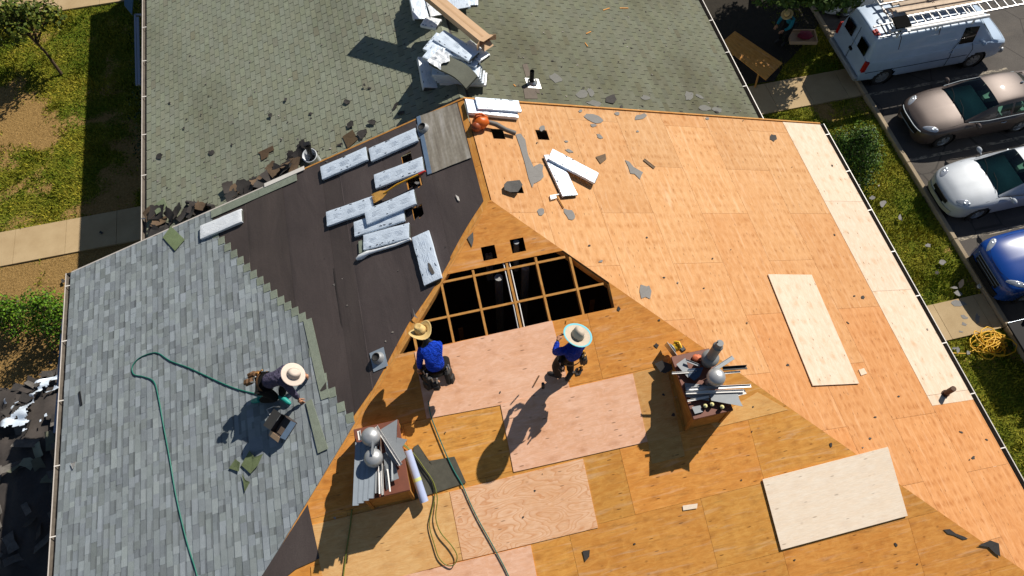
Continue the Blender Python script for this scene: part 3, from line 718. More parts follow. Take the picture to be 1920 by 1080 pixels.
# grass: many small blades, one mass
import array
def blades(name, areas, seed, m):
    rn = random.Random(seed); V = []; F = []; C = []
    for x0, x1, y0, y1, dens in areas:
        for _ in range(int((x1-x0)*(y1-y0)*dens)):
            x, y = rn.uniform(x0, x1), rn.uniform(y0, y1); d = dirtness(x, y)+rn.uniform(-.25, .25)
            if d > .55: continue
            h = rn.uniform(.04, .12)*(1.3 if fbm(x, y, 1.1, 2, 5) > .2 else .8); a = rn.uniform(0, 6.28); wd = rn.uniform(.012, .026); le = rn.uniform(.02, .10); la = rn.uniform(0, 6.28)
            z = .03*fbm(x, y, .5, 3)-.05; n = len(V)
            cx, sx = math.cos(a)*wd, math.sin(a)*wd
            V += [(x-cx, y-sx, z), (x+cx, y+sx, z), (x+math.cos(la)*le, y+math.sin(la)*le, z+h)]; F.append((n, n+1, n+2))
            q = fbm(x, y, .8, 3, 11)+rn.uniform(-.35, .35); t = max(0, min(1, .5+q)); v = rn.uniform(.7, 1.25)
            C.append(((.11+.24*t)*v, (.17+.13*t)*v, (.010+.018*t)*v, 1))
    me = bpy.data.meshes.new(name); me.from_pydata(V, [], F); ca = me.color_attributes.new('tint', 'FLOAT_COLOR', 'CORNER')
    buf = array.array('f')
    for c in C: buf.extend(c*3)
    ca.data.foreach_set('color', buf); me.materials.append(m); o = bpy.data.objects.new(name, me); COL.objects.link(o); return tag(o, kind='stuff')
def leafmat(name, rough=.6):
    m = NT(name); m.l(m.tint(), m.p.inputs['Base Color']); m.p.inputs['Roughness'].default_value = rough; m.p.inputs['Specular IOR Level'].default_value = .2
    return m.m
GRASS = leafmat('grass_blade', .8); LEAF = leafmat('leaf', .55)
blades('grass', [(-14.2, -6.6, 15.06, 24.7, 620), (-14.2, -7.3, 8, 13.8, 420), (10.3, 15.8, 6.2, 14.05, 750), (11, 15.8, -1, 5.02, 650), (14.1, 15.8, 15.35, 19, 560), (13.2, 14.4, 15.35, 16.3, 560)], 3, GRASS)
# ------------------------------------------------------------ trees and shrubs
BARK = mat('bark', (.09, .06, .035), .9, .35, 18, .5)
def foliage(b, clumps, n, size, cols, rn, flat=.5):
    for (c, r) in clumps:
        c = Vector(c); k = int(n*r*r)
        for _ in range(k):
            d = Vector((rn.gauss(0, 1), rn.gauss(0, 1), rn.gauss(0, 1))).normalized(); q = rn.random()**.45
            p = c+Vector((d.x*r, d.y*r, d.z*r*.85))*q
            nr = (d*.7+Vector((rn.uniform(-1, 1), rn.uniform(-1, 1), rn.uniform(-.3, 1.3)))*flat).normalized()
            s = size*rn.uniform(.6, 1.3); x = nr.orthogonal().normalized(); x = Matrix.Rotation(rn.uniform(0, 6.28), 3, nr)@x; y = nr.cross(x)
            col = rn.choice(cols); v = rn.uniform(.75, 1.25); col = tuple(t*v for t in col)
            b.face([p-x*s*.5, p-y*s*.32+x*s*.05, p+x*s*.6, p+y*s*.32+x*s*.05], 0, col)
def tree(name, label, cat, base, trunk, clumps, n, size, cols, seed, group=None, tr=.12):
    rn = random.Random(seed); t = thing(name, label, cat, base, group)
    b = MB(); B_ = Vector(base); top = Vector(trunk)
    b.tube([B_+Vector((0, 0, -.05)), B_.lerp(top, .35)+Vector((.04, .03, 0)), B_.lerp(top, .7), top], [tr, tr*.8, tr*.55, tr*.25], 10)
    for c, r in clumps:
        s = B_.lerp(top, rn.uniform(.4, .95)); b.tube([s, s.lerp(Vector(c), .55)+Vector((rn.uniform(-.1, .1), rn.uniform(-.1, .1), .06)), c], [tr*.4, tr*.25, tr*.1], 6)
    b.build('trunk', BARK, t)
    b = MB(); foliage(b, clumps, n, size, cols, rn); b.build('crown', LEAF, t); return t
def clumps_in(c, rad, n, r0, r1, seed):
    rn = random.Random(seed); out = []
    for _ in range(n):
        d = Vector((rn.gauss(0, 1), rn.gauss(0, 1), rn.gauss(0, .8))).normalized()*rn.random()**.5
        out.append((Vector(c)+Vector((d.x*rad[0], d.y*rad[1], d.z*rad[2])), rn.uniform(r0, r1)))
    return out
DG = [(.03, .06, .008), (.045, .085, .012), (.07, .11, .015)]
LG = [(.07, .10, .012), (.10, .13, .014), (.15, .16, .02), (.05, .08, .01)]
c = px(35, 42, 'G', 1.9)
tree('leafy_tree', 'small leafy light green tree on the patchy lawn at the top left', 'tree', (c.x+.35, c.y-.5, 0), (c.x, c.y, 2.2), clumps_in(c, (1.15, 1.0, .7), 30, .28, .55, 4), 520, .13, LG, 4, tr=.06)
c2 = px(5, 2, 'G', 1.2)
tree('garden_bush', 'low yellow green bush at the left edge beside the small tree', 'bush', (c2.x, c2.y, 0), (c2.x, c2.y, .9), clumps_in((c2.x, c2.y, .75), (.8, .7, .4), 9, .25, .45, 9), 420, .1, LG, 9, tr=.04)
CG = [(.06, .14, .008), (.09, .19, .010), (.13, .25, .014), (.02, .05, .006)]
def conifer(label, base, h, rad, seed, cols=CG, lean=(0, 0), n=1400, lobes=16):
    rn = random.Random(seed); cl = []
    for i in range(lobes):
        f = i/(lobes-1); z = .25+f*(h-.35); r = rad*(1-f)**.7+.12; a = i*2.4+rn.uniform(-.4, .4)
        cl.append((Vector((base[0]+math.cos(a)*r*.62+lean[0]*f, base[1]+math.sin(a)*r*.62+lean[1]*f, z)), .22+rad*.33*(1-f*.6)))
    return tree('evergreen_shrub', label, 'shrub', base, (base[0]+lean[0], base[1]+lean[1], h*.9), cl, n, .075, cols, seed, tr=.06)
conifer('bright green evergreen shrub on bare soil beside the left gutter', (-10.45, 11.15, 0), 2.0, .75, 31)
conifer('narrow bright green evergreen shrub at the left edge of the bare soil', (-11.75, 11.55, 0), 1.7, .5, 32)
JG = [(.035, .08, .008), (.05, .105, .010), (.085, .15, .014), (.014, .03, .005)]
conifer('dark green evergreen shrub between the pale eave and the kerb', (13.55, 11.2, 0), 2.0, 1.15, 33, JG, n=1500, lobes=22)
tree('hedge', 'dark clipped hedge in the shade along the far left wall', 'hedge', (-7.5, 20.5, 0), (-7.5, 20.5, .9), [((-7.45+.15*math.sin(i)-.5*(i % 3 == 0), 16.6+i*.40, .75+.14*math.sin(i*2.1)), .68) for i in range(21)], 420, .1, [(.012, .03, .005), (.02, .045, .007), (.03, .06, .009)], 41)
tree('shade_tree', 'large dark leafy tree shading the lawn behind the work van', 'tree', (13.9, 19.4, 0), (16.2, 19.6, 4.0), clumps_in((16.3, 19.6, 4.3), (2.9, 1.7, .9), 120, .6, .95, 5)+clumps_in((14.9, 18.7, 2.6), (1.5, .45, .4), 22, .35, .55, 6)+[(Vector((12.3+i*.3, 16.72-.09*i+.12*math.sin(i*3), 2.75+.15*math.sin(i*1.7))), .5) for i in range(10)]+[(Vector((12.5+i*.42, 16.95-.13*i, 2.9)), .45) for i in range(7)]+[(Vector((14.35+i*.28, 16.1+.1*math.sin(i*2), 2.5+.12*math.cos(i*2))), .4) for i in range(5)], 520, .17, DG, 5, tr=.16)
tree('shade_tree', 'tall dark tree behind the far house shading its right roof edge', 'tree', (12.2, 21.6, 0), (12.0, 20.3, 7.8), clumps_in((11.6, 19.6, 8.0), (1.5, 1.6, 1.0), 36, .6, .9, 15), 260, .22, DG, 15, tr=.2)
# ------------------------------------------------------------ vehicles
def carpaint(name, col, metal=.5, rough=.28):
    m = NT(name); c = m.coord('Object'); f = m.noise(c, 500, 1); d = m.noise(c, 2.5, 4, .6); k = m.mix(1, col, m.ramp(d, [(.3, .93), (.7, 1.06)]), 'MULTIPLY')
    return m.out(k, rough, metal, .4, **{'Coat Weight': .5, 'Coat Roughness': .04})
def glassm(name, col):
    m = NT(name); o = m.t.nodes['Material Output']; tr = m.n('BsdfTransparent'); tr.inputs[0].default_value = (*col, 1); gl = m.n('BsdfGlossy'); gl.inputs[0].default_value = (.8, .85, .9, 1); gl.inputs[1].default_value = .03
    fr = m.n('Fresnel'); fr.inputs[0].default_value = 1.5; mx = m.n('MixShader'); m.l(fr.outputs[0], mx.inputs[0]); m.l(tr.outputs[0], mx.inputs[1]); m.l(gl.outputs[0], mx.inputs[2]); m.l(mx.outputs[0], o.inputs[0]); return m.m
GLASS = glassm('tinted_glass', (.55, .86, .76)); DGLASS = glassm('dark_glass', (.03, .04, .04)); LENS = mat('lamp_lens', (.55, .57, .6), .08, .3, 30, 0, metal=.6); RED = mat('red_lens', (.35, .012, .008), .15, .1)
DCHR = mat('dull_chrome', (.2, .23, .26), .55, .05, metal=.3, spec=.2); CHROME = mat('chrome', (.42, .47, .52), .3, .05, metal=.7); TRIM = mat('black_trim', (.012, .012, .013), .65, .1, spec=.12); SEAT = mat('grey_seat', (.2, .2, .18), .8, .1); DASH = mat('dashboard', (.5, .56, .46), .7, .15)
def cr(vals, t):
    """Catmull-Rom through equally spaced vals at t in 0..len-1"""
    i = min(int(t), len(vals)-2); f = t-i; p = [vals[max(0, min(len(vals)-1, i+k))] for k in (-1, 0, 1, 2)]
    return .5*((2*p[1])+(-p[0]+p[2])*f+(2*p[0]-5*p[1]+4*p[2]-p[3])*f*f+(-p[0]+3*p[1]-3*p[2]+p[3])*f**3)
def resample(stations, n):
    cols = list(zip(*stations)); return [[cr(c, (len(stations)-1)*i/n) for c in cols] for i in range(n+1)]
def wheel(par, x, y, r, side, spokes=5, rimmat=None):
    o = thing('wheel', None, None); o.parent = par; del_ = [o.__delitem__(k) for k in ('label', 'category') if k in o.keys()]
    o.matrix_basis = T_((x, y, r))@RX(90 if side < 0 else -90)
    b = MB(); b.lathe([(r*.62, -.2), (r*.93, -.2), (r, -.15), (r, -.04), (r*.95, .0), (r*.66, .012), (r*.64, -.03)], n=28); t = local(b, 'tyre', RUBBER, o)
    b = MB(); b.lathe([(r*.66, .0), (r*.62, .012), (r*.58, -.02), (r*.56, -.09)], n=28)
    for k in range(spokes):
        b.box(r*.5, .055, .02, RZ(360/spokes*k)@T_((r*.36, 0, -.012))@RY(4))
        b.box(r*.42, .03, .02, RZ(360/spokes*k+14)@T_((r*.38, 0, -.014))@RY(4))
    b.lathe([(.07, -.03), (.07, .006), (.03, .012), (0.001, .012)], n=14); b.lathe([(0.001, -.1), (r*.6, -.1)], n=20, mi=1)
    local(b, 'rim', [rimmat or CHROME, TRIM], o)
def car(label, loc, heading, paint, body, green, wheels, parts):
    """body: stations (x, half width, z bottom, z shoulder, z crown); green: stations (x, half width at belt, z belt, half width top, z top)"""
    root = thing('car', label, 'car', m=T_(Vector(loc))@RZ(heading))
    N = 130; st = resample(body, N); rows = []
    for x, w, zb, zs, zc in st:
        pr = [(w*.93, zb), (w*.985, zb+.1), (w, zb+(zs-zb)*.5), (w*.99, zs-.1), (w*.955, zs-.03), (w*.86, zs+(zc-zs)*.25), (w*.55, zs+(zc-zs)*.78), (0, zc)]
        pf = [[cr([p[k] for p in pr], 7*i/35) for k in (0, 1)] for i in range(36)]
        rows.append([(x, q[0], q[1]) for q in pf]+[(x, -q[0], q[1]) for q in pf[-2::-1]])
    b = MB(); b.grid(rows, 0); b.face(rows[0][::-1], 1); b.face(rows[-1], 0)
    keep = []
    lights = MB(); tail = MB()
    for fi, f in enumerate(b.f):
        c = Vector((0, 0, 0))
        for t in f: c += Vector(b.v[t])/len(f)
        if len(f) == 4 and any((c.x-wx)**2+(c.z-wr)**2 < (wr+.055)**2 and abs(c.y) > .45 for wx, wr in wheels): continue
        if len(f) == 4 and green[-1][0]+.12 < c.x < green[0][0]-.06 and abs(c.y) < parts['w']-.17 and c.z > .6: continue
        if len(f) == 4 and parts.get('lamp') and parts['lamp'](c): lights.face([b.v[t] for t in f], 0, smooth=True); continue
        if len(f) == 4 and parts.get('tail') and parts['tail'](c): tail.face([b.v[t] for t in f], 0, smooth=True); continue
        keep.append(fi)
    for a in ('f', 'mi', 'col', 'uv', 'sm'): setattr(b, a, [getattr(b, a)[i] for i in keep])
    local(b, 'body', [paint, TRIM], root)
    for lm, nm, mm in ((lights, 'headlight', LENS), (tail, 'tail_light', RED)):
        for sg in (1, -1):
            q = MB()
            for f in lm.f:
                if sum(lm.v[t][1] for t in f)*sg > 0: q.face([lm.v[t] for t in f], 0, smooth=True)
            if q.f: local(q, nm, mm, root, merge=True)
    for wx, wr in wheels:
        for sg in (1, -1): b = MB(); b.lathe([(wr+.06, 0), (wr+.06, .36), (.02, .36)], T_((wx, sg*(parts['w']-.02), wr))@RX(90 if sg > 0 else -90), 24); local(b, 'wheel_well', TRIM, root)
    for wx, wr in wheels:
        for sg in (1, -1): wheel(root, wx, sg*(parts['w']-.035), wr, sg, parts.get('spokes', 5), parts.get('rim'))
    # glasshouse
    N2 = 48; gs = resample(green, N2); rows = []; g = green
    for x, wb, zb, wt, zt in gs:
        pr = [(wb, zb), (wb+(wt-wb)*.45, zb+(zt-zb)*.5), (wt, zt-.06*min(1, (zt-zb)*2)), (wt*.9, zt-.012), (wt*.5, zt+.015), (0, zt+.025)]
        pf = [[cr([p[k] for p in pr], 5*i/15) for k in (0, 1)] for i in range(16)]
        rows.append([(x, q[0], q[1]) for q in pf]+[(x, -q[0], q[1]) for q in pf[-2::-1]])
    M_ = {}
    for i in range(N2):
        x = (rows[i][0][0]+rows[i+1][0][0])/2; q = parts['glass'](x)
        for j in range(30):
            sidej = min(j, 29-j); nm = 'roof_panel'
            if q == 'front' and sidej >= 6: nm = 'windshield'
            elif q == 'back' and sidej >= 6: nm = 'rear_window'
            elif isinstance(q, tuple) and 1 <= sidej <= 4: nm = 'side_window|%s%d' % (q[0], j < 15)
            M_.setdefault(nm, MB()).face([rows[i][j], rows[i][j+1], rows[i+1][j+1], rows[i+1][j]], 0, smooth=True)
    for nm, q in M_.items():
        local(q, nm.split('|')[0], parts.get('gm', GLASS) if nm != 'roof_panel' else parts.get('roofmat', paint), root, merge=True)
    # cabin
    q = MB(); xw, xr0 = g[0][0], g[-1][0]; zb = g[1][2]; hw = g[2][1]-.08
    q.box(1.1, hw*2, .04, T_((xw-.55, 0, zb-.13)), 0, (1, 1, 1)); local(q, 'dashboard', DASH, root)
    q = MB(); q.box(xw-xr0-.3, hw*2, .04, T_(((xw+xr0)/2, 0, .35))); local(q, 'cabin_floor', TRIM, root)
    for sx in (xw-1.65, xw-2.55):
        for sy in (-.38, .38):
            q = MB(); q.box(.5, .5, .16, T_((sx, sy, .5)), bev=.05); q.box(.14, .48, .58, T_((sx-.28, sy, .55))@RY(-14), bev=.05); q.box(.1, .26, .16, T_((sx-.43, sy, 1.16)), bev=.04); local(q, 'seat', SEAT, root)
    for sg in (1, -1):
        mx, my, mz = parts['mirror']; q = MB(); q.blob((mx, sg*(my+.1), mz), (.07, .11, .075), 6, 1, .05); q.tube([(mx, sg*(my-.06), mz-.05), (mx, sg*(my+.05), mz-.02)], .025, 6); local(q, 'mirror', paint, root)
        for hx in parts.get('handles', ()): q = MB(); q.tube([(hx-.09, sg*(parts['w']-.0), parts['hz']), (hx, sg*(parts['w']+.022), parts['hz']+.005), (hx+.09, sg*parts['w'], parts['hz'])], .016, 6); local(q, 'door_handle', CHROME, root)
    for y0_, y1_ in ((.55, -.05), (-.05, -.6)):
        q = MB(); zz = parts['cowl'][1]; xx = parts['cowl'][0]; q.tube([(xx+.02, y0_, zz+.03), (xx-.12, (y0_+y1_)/2, zz+.09), (xx-.16, y1_, zz+.12)], .009, 6); local(q, 'wiper', TRIM, root)
    def surf(x, y):
        """height of the body skin"""
        zc = st[0][4]
        for s0_, s1_ in zip(st, st[1:]):
            if min(s0_[0], s1_[0]) <= x <= max(s0_[0], s1_[0]):
                f = (x-s0_[0])/(s1_[0]-s0_[0]) if s1_[0] != s0_[0] else 0; w, zs, zc = [s0_[k]+(s1_[k]-s0_[k])*f for k in (1, 3, 4)]; a = min(1, abs(y)/w)
                pts_ = [(0, zc), (.55, zs+(zc-zs)*.78), (.86, zs+(zc-zs)*.25), (.955, zs-.03), (1, zs-.12)]
                for (p, z0), (q_, z1) in zip(pts_, pts_[1:]):
                    if p <= a <= q_: return z0+(z1-z0)*(a-p)/(q_-p)
        return zc
    root_surf = surf
    if parts.get('eye'):
        ex, ey, rx, ry, ro = parts['eye']
        for sg in (1, -1):
            q = MB(); rows = []
            for rr, lift in ((1, .002), (.93, .014), (.6, .02), (.2, .022), (.01, .022)):
                row = []
                for k in range(24):
                    a = 2*math.pi*k/24; u, v_ = rx*rr*math.cos(a)*(1+.25*math.cos(a)), ry*rr*math.sin(a); x, y = ex+u*math.cos(R_(ro))-v_*math.sin(R_(ro)), ey+u*math.sin(R_(ro))+v_*math.cos(R_(ro)); row.append((x, sg*y, surf(x, y)+lift))
                rows.append(row)
            q.grid(rows, 0, closed=True, flip=sg < 0); hl_ = local(q, 'headlight', LENS, root)
            q = MB(); q.blob((ex, sg*ey, surf(ex, ey)+.015), (ry*.5, ry*.5, .012), 6, 1, 0); q.blob((ex-.1, sg*(ey+.06), surf(ex-.1, ey+.06)+.015), (ry*.4, ry*.4, .012), 6, 1, 0); local(q, 'lamp_bulb', CHROME, hl_)
    gaps = MB()
    for ln in parts.get('hood', ()):
        for sg in (1, -1):
            P = [(x, sg*y, surf(x, y)+.003) for x, y in ln]; gaps.tube(P, .006, 5)
    if gaps.f: local(gaps, 'panel_gap', TRIM, root)
    return root, st, surf
def nose_strip(root, name, m, stf, y0, y1, z0, z1, out=.012, n=14):
    """strip following the rounded nose: stf(y) gives the x of the nose"""
    b = MB(); rows = []
    for z, o in ((z0, 0), (z0, out), (z1, out*.6), (z1, 0)): rows.append([(stf(y, z)+o, y, z) for y in (y0+(y1-y0)*i/n for i in range(n+1))])
    b.grid(rows, 0, smooth=False); return local(b, name, m, root)
SEDAN = [(2.43, .24, .42, .52, .56), (2.39, .48, .27, .62, .67), (2.26, .70, .2, .70, .77), (2.0, .85, .19, .76, .87), (1.45, .915, .19, .86, .96), (.85, .92, .2, .90, 1.0), (.1, .92, .2, .92, 1.0), (-1.0, .92, .2, .95, 1.0), (-1.7, .91, .22, .99, 1.08), (-2.1, .87, .26, 1.0, 1.1), (-2.36, .78, .32, .95, 1.06), (-2.44, .6, .42, .8, .92)]
SEDG = [(1.02, .74, .95, .70, .97), (.7, .80, .94, .66, 1.12), (.3, .83, .94, .62, 1.33), (-.05, .84, .94, .60, 1.42), (-.5, .84, .94, .59, 1.46), (-1.0, .83, .95, .57, 1.44), (-1.35, .8, .97, .54, 1.36), (-1.75, .74, 1.0, .5, 1.15), (-1.95, .7, 1.04, .5, 1.07)]
def gsed(x): return 'front' if -.02 < x < .93 and x > .0 else 'back' if x < -1.3 else ('a',) if -.5 < x <= .0 else ('b',) if -1.22 < x < -.58 else None
def gsed(x):
    if x > .02: return 'front'
    if x < -1.25: return 'back'
    return ('a',) if x > -.5 else ('b',) if x < -.56 else None
sparts = dict(w=.92, eye=(2.03, .66, .24, .085, -38), tail=lambda c: c.x < -2.2 and abs(c.y) > .5 and c.z > .75, glass=gsed, mirror=(.72, .9, 1.0), handles=(-.35, -1.2), hz=.8, cowl=(1.0, .97),
    hood=[[(.98, .74), (1.4, .78), (1.9, .74), (2.2, .6), (2.33, .3), (2.36, 0)], [(.98, .0), (1.02, .4), (.96, .74)]])
def nose(st_):
    def f(y, z=.6):
        ex = -9
        for a, c in zip(st_, st_[1:]):
            for s in (a,):
                if s[1] >= abs(y): ex = max(ex, s[0])
        # interpolate
        prev = None
        for s in st_:
            if s[1] >= abs(y):
                if prev is None: return s[0]
                f_ = (abs(y)-prev[1])/(s[1]-prev[1]+1e-6); return prev[0]+(s[0]-prev[0])*f_
            prev = s
        return st_[0][0]
    return f
BROWN = carpaint('bronze_brown_paint', (.085, .064, .056), .4, .48); SILV = carpaint('silver_paint', (.40, .43, .47), .1, .5); BLUE = carpaint('deep_blue_paint', (.004, .045, .24), 0, .22); BLKP = mat('black_paint', (.006, .006, .007), .55, .1, 8, .02, spec=.12); VANW = carpaint('white_van_paint', (.36, .46, .6), 0, .45)
r1, st1, sf1 = car('bronze brown sedan with chrome grille trim parked beside the van', (16.25+2.44, 12.28, 0), 180, BROWN, SEDAN, SEDG, [(1.5, .32), (-1.28, .32)], dict(sparts, spokes=5))
n1 = nose(st1)
nose_strip(r1, 'grille', TRIM, n1, -.5, .5, .5, .66, .02)
for z, yy in ((.67, .58), (.47, .46)): nose_strip(r1, 'chrome_trim', DCHR, n1, -yy, yy, z, z+.018, .028)
for sg in (1, -1):
    q = MB(); q.tube([(.95, sg*.80, .985), (.3, sg*.875, .985), (-1.0, sg*.87, 1.0), (-1.6, sg*.8, 1.03)], .014, 6); local(q, 'window_trim', DCHR, r1)
q = MB(); q.blob((-1.1, 0, 1.48), (.07, .025, .04), 5, 2, .05); local(q, 'roof_antenna', CHROME, r1)
SED2 = [(s[0]*.97, s[1]*.97, s[2], s[3]-.01, s[4]-.01) for s in SEDAN]
r2, st2, sf2 = car('silver white sedan parked in the middle with round clear headlights', (15.85+2.36, 9.42, 0), 180, SILV, SED2, [(s[0], s[1]*.97, s[2]-.01, s[3]*.97, s[4]-.02) for s in SEDG], [(1.42, .31), (-1.25, .31)], dict(sparts, w=.892, eye=(2.0, .62, .2, .1, -40)))
n2 = nose(st2); nose_strip(r2, 'grille', TRIM, n2, -.36, .36, .5, .64, .02); nose_strip(r2, 'bumper_trim', mat('grimy_bumper', (.3, .3, .24), .5, .3), n2, -.62, .62, .30, .42, .05)
for sg in (1, -1): q = MB(); q.tube([(.95, sg*.77, .97), (.3, sg*.85, .965), (-1.0, sg*.84, .98)], .012, 6); local(q, 'window_trim', TRIM, r2)
SUV = [(2.36, .45, .5, .72, .80), (2.33, .66, .3, .82, .92), (2.2, .84, .25, .93, 1.02), (1.9, .92, .24, 1.0, 1.1), (1.3, .94, .24, 1.06, 1.17), (.8, .94, .25, 1.08, 1.2), (0, .94, .25, 1.1, 1.2), (-1.2, .94, .25, 1.12, 1.2), (-2.0, .92, .3, 1.14, 1.24), (-2.3, .84, .36, 1.1, 1.2), (-2.36, .7, .5, .9, 1.0)]
SUVG = [(.98, .76, 1.14, .72, 1.16), (.6, .84, 1.12, .68, 1.38), (.2, .86, 1.12, .66, 1.6), (-.3, .86, 1.12, .64, 1.68), (-1.0, .85, 1.13, .63, 1.68), (-1.7, .82, 1.14, .6, 1.62), (-2.15, .75, 1.16, .57, 1.35), (-2.25, .72, 1.2, .55, 1.24)]
r3, st3, sf3 = car('bright blue sport utility vehicle nosed up to the lower path', (15.72+2.36, 6.55, 0), 180, BLUE, SUV, SUVG, [(1.42, .36), (-1.3, .36)], dict(sparts, w=.94, eye=(2.02, .70, .26, .08, -38), tail=None, glass=lambda x: 'front' if x > .1 else 'back' if x < -1.75 else ('a',) if x > -.5 else ('b',) if x < -.56 else None, mirror=(.7, .92, 1.2), hz=.95, cowl=(.98, 1.17), hood=[[(.96, .78), (1.5, .8), (1.95, .72), (2.2, .5), (2.28, .2), (2.29, 0)]]))
n3 = nose(st3); nose_strip(r3, 'grille', TRIM, n3, -.52, .52, .55, .8, .02)
for z, yy in ((.8, .6), (.7, .52), (.6, .46)): nose_strip(r3, 'chrome_trim', DCHR, n3, -yy, yy, z, z+.012, .024)
nose_strip(r3, 'bumper_trim', TRIM, n3, -.68, .68, .32, .5, .05)
r4, st4, sf4 = car('pale grey sedan half hidden by the shade tree behind the van', (15.9+2.44, 18.55, 0), 180, carpaint('pale_grey_paint', (.5, .53, .55), .1, .45), SEDAN, SEDG, [(1.5, .32), (-1.28, .32)], dict(sparts))
# work van: nose towards +x
VAN = [(2.76, .62, .5, .74, .80), (2.73, .86, .34, .86, .93), (2.55, .95, .3, 1.0, 1.06), (2.2, 1.0, .3, 1.1, 1.16), (1.75, 1.01, .3, 1.22, 1.28), (1.3, 1.01, .3, 1.26, 1.3), (.5, 1.01, .3, 1.26, 1.3), (-.8, 1.01, .3, 1.26, 1.3), (-2.0, 1.01, .32, 1.26, 1.3), (-2.68, .99, .36, 1.26, 1.3), (-2.74, .96, .42, 1.24, 1.28)]
VANG = [(1.98, .93, 1.2, .88, 1.23), (1.6, .97, 1.2, .84, 1.62), (1.2, .985, 1.2, .8, 1.98), (.9, .99, 1.2, .79, 2.05), (.2, .99, 1.2, .79, 2.08), (-.8, .99, 1.2, .79, 2.08), (-1.9, .99, 1.2, .79, 2.08), (-2.5, .985, 1.2, .78, 2.06), (-2.66, .97, 1.2, .75, 1.98), (-2.72, .95, 1.2, .72, 1.5), (-2.73, .94, 1.2, .9, 1.24)]
VX, VY = 15.50+2.74, 15.36
rv, stv, sfv = car('white work van carrying ladders and lumber on its roof', (VX, VY, 0), 0, VANW, VAN, VANG, [(1.72, .36), (-1.75, .36)], dict(w=1.01, gm=DGLASS, glass=lambda x: 'front' if 1.22 < x else ('a',) if .62 < x < 1.1 else None, mirror=(1.45, 1.0, 1.32), handles=(.45,), hz=1.02, cowl=(1.95, 1.22), lamp=lambda c: c.x > 2.45 and abs(c.y) > .62 and .72 < c.z < .95, rim=DULLSTEEL, spokes=8, hood=[[(2.0, .9), (2.3, .88), (2.55, .8)], [(2.58, 0), (2.56, .5), (2.5, .8)]]))
rv.name = 'work_van'; rv['category'] = 'van'
q = MB(); q.box(.02, .5, .42, T_((-2.745, -.47, 1.3))@RY(-4)); local(q, 'rear_window', DGLASS, rv); q = MB(); q.box(.02, .5, .42, T_((-2.745, .47, 1.3))@RY(-4)); local(q, 'rear_window', DGLASS, rv)
for sg in (-1, 1):
    q = MB(); q.box(.14, .13, .44, T_((-2.70, sg*.945, .82)), bev=.02); local(q, 'tail_light', RED, rv)
q = MB(); q.box(.16, 1.98, .18, T_((-2.8, 0, .42)), bev=.04); local(q, 'bumper', DULLSTEEL, rv); q = MB(); q.box(.16, 1.9, .2, T_((2.74, 0, .42)), bev=.05); local(q, 'bumper', DULLSTEEL, rv)
q = MB(); q.box(.014, .012, 1.4, T_((-2.762, 0, .5))); q.tube([(.55, -1.014, .4), (.52, -1.016, .8), (.42, -1.016, 1.2), (.62, -.93, 1.7), (.7, -.86, 1.95)], .009, 5); q.tube([(1.1, -1.0, 1.3), (1.28, -1.014, 1.0), (1.3, -1.014, .5)], .008, 5); q.tube([(-2.6, -1.013, .78), (-1, -1.016, .76), (1.2, -1.016, .76)], .01, 5); local(q, 'panel_gap', TRIM, rv)
q = MB(); q.box(.07, .16, .08, T_((-2.755, -.02, .98))); q.box(.01, .3, .14, T_((-2.83, 0, .46))); local(q, 'door_handle', TRIM, rv)
q = MB(); q.box(.1, .3, .05, T_((-2.55, -.52, 2.09)), bev=.02); q.box(.08, .2, .06, T_((-2.62, -.5, 2.06))); local(q, 'high_brake_light', RED, rv)
for x in (-2.0, -.6, .7):
    q = MB(); q.box(.05, 1.7, .04, T_((x, 0, 2.22)))
    for sg in (-1, 1): q.box(.05, .04, .2, T_((x, sg*.82, 2.05)))
    local(q, 'roof_rack', WHITE, rv)
for yy, zz, x0_, x1_ in ((-.86, 2.33, -2.0, 1.1), (-.76, 2.33, -2.35, .95), (.84, 2.3, -2.1, 1.2)):
    q = MB(); V_ = Vector((VX, VY, 0)); q.tube([V_+Vector((x0_, yy, zz)), V_+Vector((x1_, yy, zz))], .062, 12)
    tag(q.build('conduit_tube', PVC, None, loc=V_+Vector((0, yy, zz))), {-.86: 'long white plastic tube along the near edge of the van roof', -.76: 'white plastic tube tucked beside the ladder on the van roof', .84: 'white plastic tube along the far edge of the van roof'}[yy], 'tube', 'white tubes on the van roof')
def ladder(label, p, q, w, n, z, m):
    p, q = Vector(p), Vector(q); t = thing('ladder', label, 'ladder', p, 'ladders on the van roof'); d = (q-p).normalized(); s = d.cross(Vector((0, 0, 1))).normalized()
    for sg in (-1, 1):
        b = MB(); L = (q-p).length; b.box(L, .03, .08, mfrom((p+q)/2+s*sg*w/2, d, (0, 0, 1))); b.build('rail', m, t)
    L = (q-p).length
    for i in range(n):
        c = p+d*(L*(i+.5)/n)+Vector((0, 0, .04)); b = MB(); b.tube([c-s*w/2, c+s*w/2], .018, 8); b.build('rung', m, t)
ALU = mat('ladder_aluminium', (.62, .6, .58), .35, .1, metal=.6)
ladder('long aluminium extension ladder overhanging the front of the van roof', (VX-1.75, VY-.5, 2.28), (VX+3.3, VY-.42, 2.28), .42, 17, 2.2, ALU)
ladder('second aluminium ladder beneath the lumber at the far side of the van roof', (VX-2.1, VY+.62, 2.26), (VX+2.2, VY+.66, 2.26), .36, 14, 2.2, ALU)
rn = random.Random(8)
PLK = mat('bleached_plank', (.52, .42, .33), .85, .25, 10, .3)
